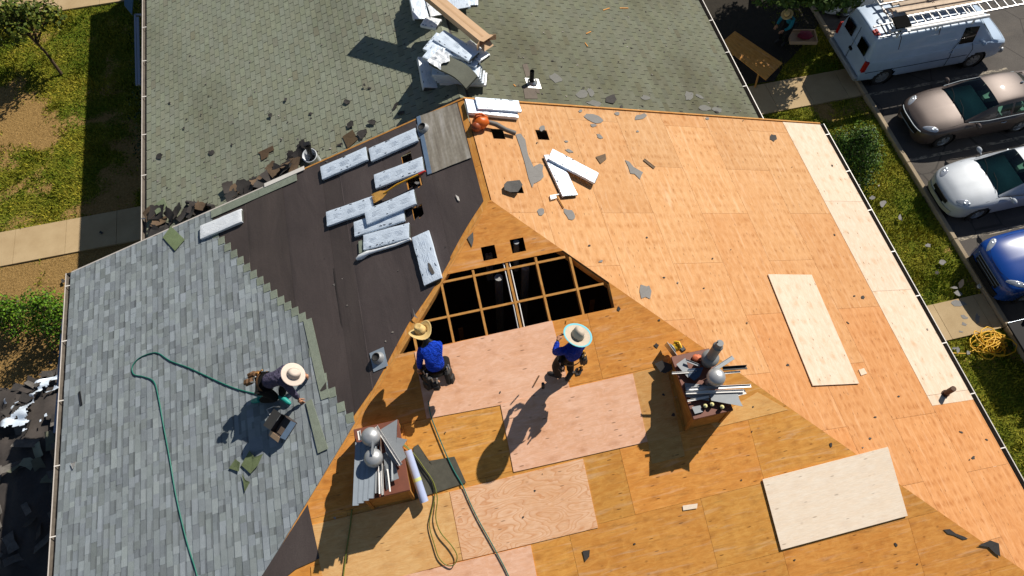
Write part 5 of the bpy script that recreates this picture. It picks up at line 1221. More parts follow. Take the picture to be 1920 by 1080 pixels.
M_, l = lay('H', (764, 845), (796, 941), .16); t = thing('paper_roll', 'pale blue roll with a yellow band leaning beside the left chimney', 'roll', m=M_)
b = MB(); b.tube([(-l/2, 0, 0), (l/2, 0, 0)], .072, 20); b.tube([(l/2-.0, 0, 0), (l/2+.001, 0, 0)], [.05, .05], 16, col=(.5, .5, .5)); local(b, 'roll', mat('pale_blue_film', (.4, .46, .66), .35, .06), t)
b = MB(); b.tube([(.03, 0, 0), (.09, 0, 0)], .0735, 20); local(b, 'paper_band', mat('yellow_green_band', (.55, .6, .25), .5), t)
plate('grey felt offcut lying beside the left chimney', 'H', [(775, 838), (784, 833), (799, 865), (852, 856), (874, 905), (778, 936)], mat('grey_green_felt', (.085, .08, .06), .8, .3, 9, .3), .024, .006, 'felt_offcut', 'felt piece')
# flashing boots
def boot(label, k, x, y, ang, mm, hole=True, s=.34):
    c = px(x, y, k, .024); M_ = mfrom(c, Matrix.Rotation(R_(ang), 3, nrm(k))@Vector((0, 1, 0)), nrm(k)); t = thing('flashing_boot', label, 'flashing', m=M_)
    b = MB(); b.box(s*1.12, s*.86, .004, None); local(b, 'base_plate', mm, t)
    b = MB(); b.lathe([(.12, .004), (.115, .03), (.10, .07), (.075, .10)], T_((.02, 0, 0)), 20); local(b, 'cone', DULLSTEEL, t)
    b = MB(); b.lathe([(.001, .085), (.078, .085), (.078, .105), (.065, .105), (.06, .09)], T_((.02, 0, 0)), 18); local(b, 'rubber_collar', RUBBER, t); return t
boot('blue grey flashing boot with black collar on the felt by the hip', 'L', 710, 674, 4, mat('blue_grey_flashing', (.3, .36, .42), .45, .1, 10, .05, metal=.3))
boot('shiny flashing boot on the felt by the grey ridge membrane', 'L', 795, 243, -4, STEEL)
# open carton of nails beside the kneeling worker
c = px(539, 802, 'L', .02); t = thing('carton', 'open cardboard nail carton beside the kneeling worker', 'carton', m=mfrom(c, px(548, 775, 'L')-px(522, 815, 'L'), nrm('L')))
b = MB(); W, D, H = .34, .26, .2
for q, mi in ((((-W/2, -D/2, 0), (W/2, -D/2, 0), (W/2, -D/2, H), (-W/2, -D/2, H)), 0), (((W/2, D/2, 0), (-W/2, D/2, 0), (-W/2, D/2, H), (W/2, D/2, H)), 0), (((-W/2, D/2, 0), (-W/2, -D/2, 0), (-W/2, -D/2, H), (-W/2, D/2, H)), 0), (((W/2, -D/2, 0), (W/2, D/2, 0), (W/2, D/2, H), (W/2, -D/2, H)), 0), (((-W/2, -D/2, .01), (W/2, -D/2, .01), (W/2, D/2, .01), (-W/2, D/2, .01)), 0)): b.face(q, mi)
local(b, 'box_body', mat('dark_printed_card', (.06, .045, .04), .6), t)
for m_, l_, mm in ((T_((0, D/2, H))@RX(15)@T_((0, .09, 0)), (W, .17), CARD), (T_((-W/2, 0, H))@RY(-20)@T_((-.05, 0, 0)), (.1, D), CARD), (T_((0, -D/2, H))@RX(70)@T_((0, -.06, 0)), (W, .12), bpy.data.materials['blue_release_strip'])):
    b = MB(); b.box(l_[0], l_[1], .005, m_); local(b, 'flap', mm, t)
b = MB(); b.box(W*.9, D*.86, .08, T_((0, 0, .02))); local(b, 'contents', mat('brown_nail_coils', (.12, .09, .07), .6, .4, 60, .6), t)
plate('long green grey shingle strip laid by the kneeling worker', 'L', [(573, 754), (584, 748), (615, 841), (596, 850)], S_STRIP, .05, .008, 'shingle', 'shingle')
plate('square greenish shingle piece at the top of the new shingles', 'L', [(320, 424), (346, 449), (328, 470), (305, 445)], S_STRIP, .05, .01, 'shingle', 'shingle', col=(.75, .85, .55))
plate('square greenish shingle piece lying on the far roof by the left gutter', 'FL', [(286, 386), (307, 371), (314, 388), (293, 402)], S_STRIP, .16, .008, 'shingle', 'shingle', col=(.8, .85, .65))
for q, l in (([(429, 878), (442, 861), (452, 868), (448, 884)], 'left'), ([(452, 872), (468, 845), (478, 858), (494, 851), (484, 873), (470, 888)], 'star shaped'), ([(454, 889), (461, 900), (470, 904), (459, 922)], 'lowest triangular')):
    plate(l+' broken greenish shingle piece below the kneeling worker', 'L', q, S_STRIP, .05, .006, 'shingle_scrap', 'scrap', 'broken pieces below the kneeling worker', col=(.62, .68, .42), curl=.04)
plate('small dark shingle tab by the stepped felt edge', 'L', [(600, 732), (611, 716), (612, 729), (602, 734)], DARKSC, .04, .004, 'shingle_scrap', 'scrap')
plate('crumpled white paper scrap on the new shingles', 'L', [(132, 868), (147, 866), (142, 874), (136, 880)], WHITE, .05, .003, 'paper_scrap', 'paper', curl=.08)
strip('short dark stick on the new shingles near the left eave', 'L', (149, 734), (153, 760), .05, .015, BLACKM, .03, 'stick', 'stick')
# ------------------------------------------------------------ hoses
def hose(label, pts, r, m, name='air_hose', cat='hose', sm=4):
    P = [px(x, y, k, o_) for x, y, k, o_ in pts]; Q = []
    for i in range((len(P)-1)*sm+1):
        t = i/sm; Q.append(Vector([cr([p[a] for p in P], min(t, len(P)-1.0001)) for a in range(3)]))
    b = MB(); b.tube(Q, r, 8); return tag(b.build(name, m, None, loc=Q[0]), label, cat)
HG = mat('green_hose_rubber', (.012, .15, .11), .4, .15); HY = mat('olive_hose_rubber', (.16, .17, .03), .45, .2); HT = mat('teal_hose_rubber', (.02, .16, .13), .4, .2)
hose('green air hose curling over the new grey shingles', [(x, y, 'L', .035) for x, y in ((374, 1100), (366, 1066), (350, 1015), (330, 930), (319, 865), (306, 795), (297, 745), (288, 715), (268, 706), (251, 702), (248, 688), (259, 673), (277, 664), (296, 662), (320, 677), (355, 690), (400, 711), (440, 728), (478, 738), (492, 742))], .012, HG)
hose('teal and olive hose running down from the bent worker to the bottom edge', [(x, y, 'H', .04) for x, y in ((803, 752), (808, 780), (820, 812), (838, 855), (852, 884), (866, 908), (880, 940), (897, 975), (925, 1025), (948, 1068), (962, 1100))], .010, HT)
hose('olive hose in a long doubled loop beside the left chimney', [(x, y, 'H', .05+(.03 if i > 9 else 0)) for i, (x, y) in enumerate(((750, 829), (768, 842), (793, 875), (810, 900), (815, 930), (809, 960), (805, 985), (814, 1020), (823, 1046), (838, 1060), (852, 1058), (857, 1042), (846, 1022), (826, 998), (817, 970), (820, 935), (813, 905), (797, 880), (775, 850), (752, 832)))], .0095, HY)
hose('thin dark hose running down from the left chimney strips', [(660, 955, 'H', .03), (657, 985, 'H', .03), (650, 1030, 'H', .03), (643, 1085, 'H', .03)], .013, HY)
# ------------------------------------------------------------ torn pieces on the roofs
G1 = 'grey felt scraps on the bare plywood'
scraps('R', [(1113, 223, 34, 17, 12), (1200, 219, 26, 11, -18), (1157, 213, 12, 6, 0), (1125, 256, 14, 7, 40), (1062, 265, 9, 4, 5), (1067, 283, 16, 6, 20), (1211, 546, 30, 26, 60), (1069, 402, 30, 17, 40), (1014, 397, 12, 13, 60), (1088, 208, 8, 6, 0), (1326, 222, 8, 5, 0), (1113, 235, 12, 7, 0), (1017, 240, 12, 11, 60), (1195, 246, 6, 4, 0), (1127, 490, 9, 4, -20), (1008, 325, 26, 36, 20)], GREYSC, 'small torn grey felt scrap on the pale right slope', G1)
plate('long tapering grey felt strip on the right slope below the blower', 'R', [(967, 252), (976, 250), (985, 262), (990, 290), (1000, 312), (1017, 327), (1013, 332), (999, 330), (1002, 342), (998, 352), (991, 334), (984, 305), (975, 275)], GREYSC, .014, .004, 'felt_scrap', 'scrap')
plate('forked grey felt scrap in the middle of the right slope', 'R', [(1172, 300), (1180, 303), (1188, 313), (1206, 323), (1203, 328), (1200, 336), (1190, 326), (1182, 325), (1178, 312)], GREYSC, .014, .004, 'felt_scrap', 'scrap')
plate('curved dark shingle piece covering a vent hole on the right slope', 'R', [(945, 346), (950, 341), (972, 342), (977, 352), (970, 362), (957, 360), (946, 356)], GREYSC, .09, .006, 'shingle_scrap', 'scrap', curl=.1, col=(.45, .45, .45))
plate('small shingle tag with a white stripe on the right slope', 'R', [(1117, 294), (1135, 288), (1137, 298), (1126, 307)], BROWNSC, .02, .004, 'shingle_scrap', 'scrap')
strip('narrow dark wooden stick on the right slope', 'R', (1207, 299), (1227, 315), .07, .01, BROWNSC, .015, 'stick', 'stick')
plate('small white box below the V of bundles', 'R', [(1031, 366), (1042, 364), (1044, 371), (1033, 374)], PVC, .05, .04, 'small_box', 'box')
t = thing('hammer', 'hammer with a slim handle below the V of bundles', 'hammer', px(1050, 380, 'R')); b = MB(); M_, l = lay('R', (1043, 366), (1057, 389), .03); b.tube([M_@Vector((-l/2, 0, 0)), M_@Vector((l/2, 0, 0))], .014, 8); b.build('handle', LUMBER, t); b = MB(); b.box(.03, .13, .03, M_@T_((-l/2, 0, -.01)), bev=.006); b.build('head', DULLSTEEL, t)
scraps('R', [(1450, 258, 13, 13, 20), (1618, 557, 8, 7, 0), (1602, 555, 4, 3, 0), (1477, 684, 6, 5, 0), (1590, 605, 7, 2, 40), (1825, 858, 7, 6, 0), (1818, 862, 3, 3, 0), (1802, 810, 8, 3, 20), (1850, 824, 6, 3, 30), (1641, 782, 6, 3, 0), (1685, 743, 5, 3, 0), (1213, 445, 5, 3, 0), (1320, 540, 4, 3, 0), (1105, 460, 5, 4, 0), (1245, 520, 5, 3, 0), (1565, 440, 5, 3, 40)], DARKSC, 'tiny black scrap on the pale right slope', 'black scraps on the right slope')
plate('elongated black felt scrap near the lower right hip line', 'H', [(1769, 993), (1781, 992), (1792, 1000), (1808, 1006), (1815, 1010), (1806, 1012), (1789, 1004), (1777, 1001)], DARKSC, .014, .004, 'felt_scrap', 'scrap')
plate('triangular black felt scrap on the right hip line', 'H', [(1834, 1023), (1857, 1013), (1873, 1019), (1876, 1044), (1866, 1038), (1853, 1025)], DARKSC, .03, .004, 'felt_scrap', 'scrap')
plate('square black scrap on the amber deck at the bottom', 'H', [(1092, 1033), (1106, 1031), (1105, 1044), (1097, 1053)], DARKSC, .02, .004, 'felt_scrap', 'scrap')
plate('eight sided black scrap by the right boot of the standing worker', 'H', [(1080, 690), (1088, 688), (1092, 694), (1089, 702), (1081, 704), (1078, 698)], DARKSC, .02, .005, 'felt_scrap', 'scrap')
plate('small printed paper label on the amber deck', 'H', [(1280, 948), (1308, 944), (1307, 953), (1281, 957)], P_CREAM, .018, .002, 'paper_label', 'label')
scraps('H', [(1680, 1021, 9, 6, 40), (1720, 1058, 4, 3, 0), (1558, 834, 6, 8, 0), (1231, 648, 11, 9, 10), (1160, 579, 8, 9, 0), (1244, 740, 7, 4, 30), (1263, 778, 8, 7, 0), (1412, 763, 4, 4, 0), (1410, 809, 3, 3, 0), (776, 1018, 8, 7, 30), (1013, 620, 4, 3, 0), (1236, 600, 5, 3, 0), (1600, 980, 4, 3, 0), (1490, 1050, 4, 3, 0), (1390, 900, 4, 3, 0), (1190, 1020, 5, 4, 0)], DARKSC, 'tiny black scrap on the amber hip slope', 'black scraps on the hip slope')
plate('small torn felt flap at the top left of the hip', 'H', [(876, 446), (887, 435), (888, 450), (885, 463)], GREYSC, .02, .004, 'felt_scrap', 'scrap', col=(.5, .5, .5))
scraps('L', [(765, 333, 18, 8, -30), (782, 343, 10, 6, 0)], GREYSC, 'torn felt bit by the vent holes', 'felt bits by the vent holes', off=.03)
plate('white and black torn felt tongue on the upper felt', 'L', [(854, 365), (860, 369), (862, 377), (858, 375)], WHITE, .03, .003, 'felt_scrap', 'scrap')
plate('torn felt tongue standing beside the straw hat', 'L', [(774, 578), (778, 590), (784, 597), (777, 594)], GREYSC, .06, .003, 'felt_scrap', 'scrap')
rn = random.Random(9); b = MB()
for k, n, (xa, xb, ya, yb) in (('R', 22, (1000, 1800, 210, 900)), ('H', 12, (600, 1700, 600, 1075)), ('FR', 80, (960, 1400, 20, 215)), ('FL', 150, (285, 840, 20, 400)), ('L', 12, (480, 880, 280, 640))):
    for _ in range(n):
        x, y = rn.uniform(xa, xb), rn.uniform(ya, yb)
        if k == 'FL': y = yb-(yb-ya)*rn.random()**2-(x-285)*.28
        p = px(x, y, k, .018); s_, t_ = SC_(k, p)
        if (k == 'R' and (p.y > YT or p.x < XR or p.y < yl_h(s_))) or (k == 'H' and not xl_h(s_)+.1 < p.x < xr_h(s_)-.1) or (k == 'H' and s_ < s_bot) or (k == 'FR' and (p.y < YT+.1 or p.x > FXR)) or (k == 'FL' and (p.y < YT+.1 or p.x < FXL)) or (k == 'L' and (p.y > YT or p.y < yl_l(s_)+.3)): continue
        M_ = mfrom(p, (math.cos(_*1.3), math.sin(_*1.3), 0), nrm(k)); r = rn.uniform(.010, .034); v = rn.choice((.5, .8, 1.6, 2.6))
        b.prism([M_@Vector(q) for q in ((-r, -r*.5, 0), (r*.4, -r*.7, .004), (r, r*.2, 0), (-r*.3, r*.6, .006))], .004, None, 0, (v, v, v))
tag(b.build('roofing_crumbs', S_BACK), 'scattered crumbs of shingle and wood over the roof slopes', 'debris', kind='stuff')
# far roof
scraps('FR', [(1145, 186, 20, 20, 20), (1165, 202, 6, 9, 0), (1276, 211, 7, 3, 10), (1344, 209, 9, 4, 20), (1094, 165, 6, 3, 0)], DARKSC, 'black torn felt scrap on the far right slope', 'black scraps on the far right slope', off=.03, curl=.05)
scraps('FR', [(1042, 147, 30, 17, 25), (1092, 176, 22, 24, 30), (1108, 172, 12, 18, -30), (1115, 194, 30, 12, 5), (1291, 180, 16, 20, 20), (1311, 180, 18, 6, 25), (1322, 203, 22, 12, 10), (1345, 206, 20, 9, 10), (1210, 183, 18, 10, 0)], mat('thin_grey_scrap', (.15, .148, .135), .85, .15, 30, .2), 'flat grey scrap on the far right slope beyond the rake', 'grey scraps on the far right slope', off=.018)
for x0, y0, x1, y1 in ((1131, 19, 1143, 15), (1162, 15, 1178, 15), (1099, 63, 1108, 59), (1097, 80, 1102, 87), (963, 158, 967, 162)):
    strip('pale wood splinter on the far right slope', 'FR', (x0, y0), (x1, y1), .03, .01, LUMBER, .02, 'wood_splinter', 'splinter', 'wood splinters on the far right slope', lip=False)
scraps('FL', [(300, 293, 11, 14, 60), (396, 286, 9, 12, 60), (508, 217, 8, 8, 0), (582, 213, 8, 7, 0), (651, 191, 11, 9, 0), (684, 161, 6, 5, 0), (693, 165, 8, 4, 0), (742, 199, 20, 7, -50), (658, 234, 18, 11, -50), (698, 230, 18, 10, 10), (536, 187, 5, 8, 0), (679, 251, 22, 16, -40), (638, 271, 12, 5, -10), (345, 240, 4, 4, 0), (318, 193, 5, 4, 0), (435, 271, 3, 6, 0), (377, 215, 3, 3, 0), (752, 212, 16, 8, -20)], DARKSC, 'dark torn shingle scrap on the far left slope', 'dark scraps on the far left slope', off=.025, curl=.04)
plate('square brown shingle piece on the far left slope', 'FL', [(642, 256), (661, 243), (671, 261), (652, 278)], BROWNSC, .03, .005, 'shingle_scrap', 'scrap', col=(.7, .7, .6))
plate('brown folded shingle strip on the far left slope', 'FL', [(483, 286), (511, 273), (514, 281), (504, 286), (502, 294), (490, 301), (488, 289)], BROWNSC, .03, .005, 'shingle_scrap', 'scrap', col=(.7, .65, .6))
# curled torn shingles heaped along the rake
def curled(label, k, x, y, ang, L, W, lift, bend, m, seed, group, name='torn_shingle'):
    c = px(x, y, k, lift); n = nrm(k); d = (px(x+10*math.cos(R_(ang)), y+10*math.sin(R_(ang)), k, lift)-c); M_ = mfrom(c, d, n)@RX(random.Random(seed).uniform(-25, 25))@RY(random.Random(seed+5).uniform(-18, 18)); b = MB(); rn = random.Random(seed)
    R0 = 1/max(bend, .01); nx, ny = 8, 5; rows = []; e0, e1 = [rn.uniform(-.04, .04) for _ in range(6)], [rn.uniform(-.06, .06) for _ in range(6)]
    for i in range(nx+1):
        row = []
        for j in range(ny+1):
            u = (i/nx-.5)*(L+e0[j % 6]+e1[j % 6]*0); v = (j/ny-.5)*(W+(e1[i % 6] if j == ny else 0)); a = u/R0
            row.append(M_@Vector((math.sin(a)*R0, v, (math.cos(a)-1)*R0*-1*(1 if bend > 0 else -1)+.02*noise.noise(Vector((u*4, v*4, seed))))))
        rows.append(row)
    b.grid(rows, 0, flip=True); dn = M_.to_3x3()@Vector((0, 0, -.006)); b.grid([[p+dn for p in r] for r in rows], 1)
    return tag(b.build(name, [m, S_UNDER], None, loc=c), label, 'shingle scrap', group)
rn = random.Random(77)
HEAP = [(287, 432, 20), (300, 415, -30), (318, 402, 40), (330, 396, -50), (345, 400, -40), (280, 402, 80), (296, 398, 10), (310, 425, -15), (357, 398, -60), (380, 387, 25), (372, 394, 5), (293, 436, -10), (433, 367, -40), (440, 358, 30), (428, 352, 70), (463, 350, -20), (478, 342, 15), (490, 335, -30), (503, 330, 20), (515, 326, -25), (528, 322, 10), (540, 302, -50), (551, 294, 20), (560, 287, -30), (572, 278, 40), (550, 310, -70), (468, 358, -10), (535, 315, 60), (497, 345, -15), (512, 318, 50), (579, 290, 20), (445, 372, -20)]
for i, (x, y, a) in enumerate(HEAP):
    curled('dark curled old shingle in the torn heap along the left rake edge', 'FL', x, y, a+rn.uniform(-15, 15), rn.uniform(.28, .5), rn.uniform(.2, .34), rn.uniform(.06, .17), rn.uniform(.3, 2.6), (DARKSC, BROWNSC, S_UNDER, DARKSC)[i % 4], i, 'torn shingles along the rake')
p, q = px(350, 379, 'FL', .1), px(400, 388, 'FL', .09); b = MB(); b.tube([p, p.lerp(q, .5), q], [.045, .05, .06], 10); tag(b.build('felt_roll', DARKSC, None, loc=p), 'thin dark rolled felt lying across the torn shingles', 'roll')
# ------------------------------------------------------------ things on the ground
G2 = 'grey shingle scraps on the right lawn'
scraps('G', [(1635, 371, 12, 7, 10), (1655, 382, 12, 14, 60), (1687, 408, 6, 12, 0), (1740, 460, 12, 7, 10), (1766, 492, 16, 9, 10), (1790, 540, 16, 5, 0), (1797, 550, 20, 11, 25), (1789, 653, 10, 5, 0), (1796, 657, 9, 12, 0), (1815, 662, 7, 9, 0)], GREYSC, 'grey shingle scrap lying in the right lawn', G2, off=.08, curl=.03)
scraps('G', [(1757, 511, 9, 7, 0), (1690, 412, 5, 4, 0)], DARKSC, 'black scrap in the right lawn', 'black scraps in the right lawn', off=.08)
plate('tan cardboard scrap in the right lawn', 'G', ragged('G', 1802, 531, 10, 17, 20, 5), CARD, .08, .006, 'card_scrap', 'scrap', curl=.04)
plate('small white block by the kerb near the blue vehicle', 'G', ragged('G', 1838, 535, 8, 9, 0, 6), WHITE, .1, .06, 'small_block', 'block')
scraps('G', [(1798, 569, 34, 12, 5), (1808, 594, 16, 7, 30), (1833, 598, 9, 20, 0), (1808, 608, 12, 6, 20), (1802, 622, 10, 3, 10)], GREYSC, 'flat grey scrap on the lower path', 'grey scraps on the lower path', off=.018)
scraps('G', [(163, 523, 8, 6, 0), (118, 527, 8, 9, 30), (90, 700, 12, 8, 0), (103, 660, 8, 6, 30), (190, 436, 9, 5, 20), (94, 680, 10, 6, 0)], DARKSC, 'dark scrap on the ground left of the house', 'dark scraps left of the house', off=.06)
rn = random.Random(31); P = []
c = px(1858, 645, 'G', .12)
for i in range(160):
    a = i*.71; P.append(c+Vector((math.cos(a)*(.28+.12*math.sin(i*.31))+.22*math.sin(i*.13), math.sin(a)*(.2+.1*math.cos(i*.23))+.2*math.cos(i*.09), .1*math.sin(i*.37)+.02)))
P += [px(1830, 655, 'G', .05), px(1812, 663, 'G', .06), px(1784, 650+12, 'G', .07)]
b = MB(); b.tube(P, .016, 6); tag(b.build('extension_cord', mat('yellow_cord', (.72, .40, .02), .5), None, loc=c), 'tangled yellow extension cord heaped on the lower right lawn', 'cord')
# debris below the left eave
def heap_z(x, y): return max(0, .75*(1-((x+10.6)/2.4)**2-((y-7.0)/3.0)**2))
b = MB(); rows = []
for i in range(41):
    rows.append([(-13.4+i*.125, 2.5+j*.2, .02+heap_z(-13.4+i*.125, 2.5+j*.2)*.85+.12*noise.noise(Vector((i*.3, j*.4, 2)))+.05*noise.noise(Vector((i*.9, j*1.1, 5)))-(.14 if i in (0, 40) or j in (0, 37) else 0)) for j in range(38)])
b.grid(rows, 0, flip=True); tag(b.build('felt_debris', S_UNDER, None, loc=(-10.6, 6, 0)), 'dark mass of torn felt and shingle crumbs below the left eave', 'debris', kind='stuff')
for i in range(130):
    while True:
        x, y = rn.uniform(-12.8, -8.4), rn.uniform(4.2, 9.9); z = heap_z(x, y)
        if z > .03: break
    c = Vector((x, y, z+.03)); M_ = T_(c)@RZ(rn.uniform(0, 360))@RX(rn.uniform(-32, 32))@RY(rn.uniform(-32, 32)); b = MB(); L, W = rn.uniform(.25, .6), rn.uniform(.15, .32)
    po = [(-L/2, -W/2), (L*rn.uniform(-.1, .2), -W/2*rn.uniform(.6, 1)), (L/2, -W/2), (L/2*rn.uniform(.7, 1), W/2), (-L*.1, W/2*rn.uniform(.7, 1.2)), (-L/2, W/2*rn.uniform(.4, 1))]
    b.prism([M_@Vector((q[0], q[1], .1*q[0]**2*3)) for q in po], .008, bottom=True); tag(b.build('torn_shingle', ((S_OLD2, BROWNSC, S_BACK, S_OLD)[i % 4] if 6.3 < y < 7.9 else (DARKSC, S_UNDER, S_BACK)[i % 3]), None, loc=c), 'torn old shingle in the debris heap below the left eave', 'shingle scrap', 'torn shingles in the debris heap')  # paler shingles in the middle band paint in the sunlit strip, darker ones elsewhere
b = MB(); rows = []
for i in range(91):
    row = []
    for j in range(61):
        u, v = i/90, j/60; x = -11.9+u*3.2; y = 7.9+v*1.5+.35*u+.3*noise.noise(Vector((u*3, v*2, 4))); z = .12+heap_z(x, y)+.28*abs(noise.noise(Vector((u*5, v*4, 1))))+.1*noise.noise(Vector((u*11, v*9, 7))); row.append((x+.2*noise.noise(Vector((u*4, v*4, 9))), y, z))
    rows.append(row)
b.grid(rows, 0, flip=True); kp = [i for i, f in enumerate(b.f) if noise.noise(Vector(b.v[f[0]])*1.9+Vector((3, 1, 0)))+.4*noise.noise(Vector(b.v[f[0]])*6) > .20 or b.v[f[0]][1] > 9.4]
for a in ('f', 'mi', 'col', 'uv', 'sm'): setattr(b, a, [getattr(b, a)[i] for i in kp])
tag(b.build('plastic_tarp', FILM, None, loc=(-10.3, 9.0, 0)), 'crumpled white plastic tarp over debris below the left eave', 'tarp')
# things under the shade tree
PL['G8'] = (0.78, 0, 0)
t = thing('worktable', 'plywood sheet on sawhorses under the shade tree beside the far house', 'table', px(1410, 105, 'G'))
P = [px(*q, 'G8') for q in ((1350, 82), (1378, 58), (1467, 118), (1436, 150))]; b = MB(); b.prism([P[3], P[2], P[1], P[0]], .02, Vector((0, 0, 1)), 0, (1, 1, 1), [(0, 0), (0, 1.2), (2.4, 1.2), (2.4, 0)], bottom=True); b.build('tabletop', P_HIP, t)
for f in (.18, .82):
    a, c = P[0].lerp(P[3], f), P[1].lerp(P[2], f)
    for s in (.12, .88):
        q = a.lerp(c, s); b = MB(); b.tube([q-Vector((0, 0, .02)), Vector((q.x+(.1 if f > .5 else -.1), q.y, 0))], .035, 6); b.build('leg', LUMBER, t)
t = thing('cardboard_tray', 'cardboard tray of red cloth under the shade tree near the van', 'tray', px(1503, 72, 'G')); c = px(1503, 72, 'G', .2); b = MB(); M_ = T_(c)@RZ(-14); b.box(.95, .6, .02, M_)
for sx, sy, w_, d_ in ((0, .3, .95, .02), (0, -.3, .95, .02), (.475, 0, .02, .6), (-.475, 0, .02, .6)): b.box(w_, d_, .14, M_@T_((sx, sy, 0)))
b.build('tray', CARD, t)
b = MB(); b.blob(c+Vector((.1, 0, .12)), (.28, .2, .09), 7, 4, .5); tag(b.build('red_cloth', mat('dark_red_cloth', (.18, .012, .03), .8, .3), None, loc=c), 'crumpled dark red cloth in the cardboard tray', 'cloth')
# window trim and shutter on the far left wall
def wallbox(name, y0, y1, z0, z1, x, d, m, par): b = MB(); b.box(d, y1-y0, z1-z0, T_((x, (y0+y1)/2, z0))); return b.build(name, m, par)
# ------------------------------------------------------------ people
SKIN = mat('skin', (.42, .2, .11), .55, .12, 30, .05); HAIR = mat('black_hair', (.015, .012, .01), .6); DKCLOTH = mat('black_work_cloth', (.016, .015, .016), .85, .35, 12, .4)
LEATH = mat('brown_leather', (.14, .07, .03), .7, .35, 14, .3); LEATHB = mat('black_leather', (.018, .016, .015), .6, .3, 14, .3); BOOT = mat('black_boot', (.02, .018, .017), .6, .3)
def skinmesh(name, P, E, m, par, sub=2, root=0):
    """one continuous surface grown round a skeleton: P = [(point, radius)], E = edges"""
    me = bpy.data.meshes.new(name); me.from_pydata([tuple(p) for p, r in P], E, []); o = bpy.data.objects.new(name, me); COL.objects.link(o); me.materials.append(m)
    o.parent = par; o.matrix_parent_inverse = pinv(par)
    sk_ = o.modifiers.new('skin', 'SKIN'); sk_.use_smooth_shade = True; sk_.branch_smoothing = .6
    for i, (p, r) in enumerate(P):
        q = me.skin_vertices[0].data[i]; q.radius = r if isinstance(r, tuple) else (r, r); q.use_root = (i == root)
    ss = o.modifiers.new('subdivision', 'SUBSURF'); ss.levels = ss.render_levels = sub
    return o
def hand(par, wrist, tip, up, m, curl=.5):
    """palm, four unequal bent fingers and a thumb from its side"""
    M_ = mfrom(wrist, Vector(tip)-Vector(wrist), up); b = MB(); b.blob(M_@Vector((.045, 0, 0)), (.05, .042, .022), 6, 1, .08)
    b.tube([M_@Vector((-.02, 0, 0)), M_@Vector((.03, 0, 0))], [.027, .03], 8)
    for i, (y, l) in enumerate(((.03, .07), (.011, .08), (-.010, .074), (-.03, .056))):
        b.tube([M_@Vector((.075, y, 0)), M_@Vector((.085+l*.45, y*1.15, -.012*curl*2)), M_@Vector((.085+l*.8, y*1.2, -.035*curl*2)), M_@Vector((.085+l*.9, y*1.2, -.055*curl*2))], [.011, .010, .009, .007], 7)
    b.tube([M_@Vector((.02, .035, 0)), M_@Vector((.05, .062, -.01)), M_@Vector((.08, .07, -.025))], [.013, .011, .008], 7)
    return b.build('hand', m, par)
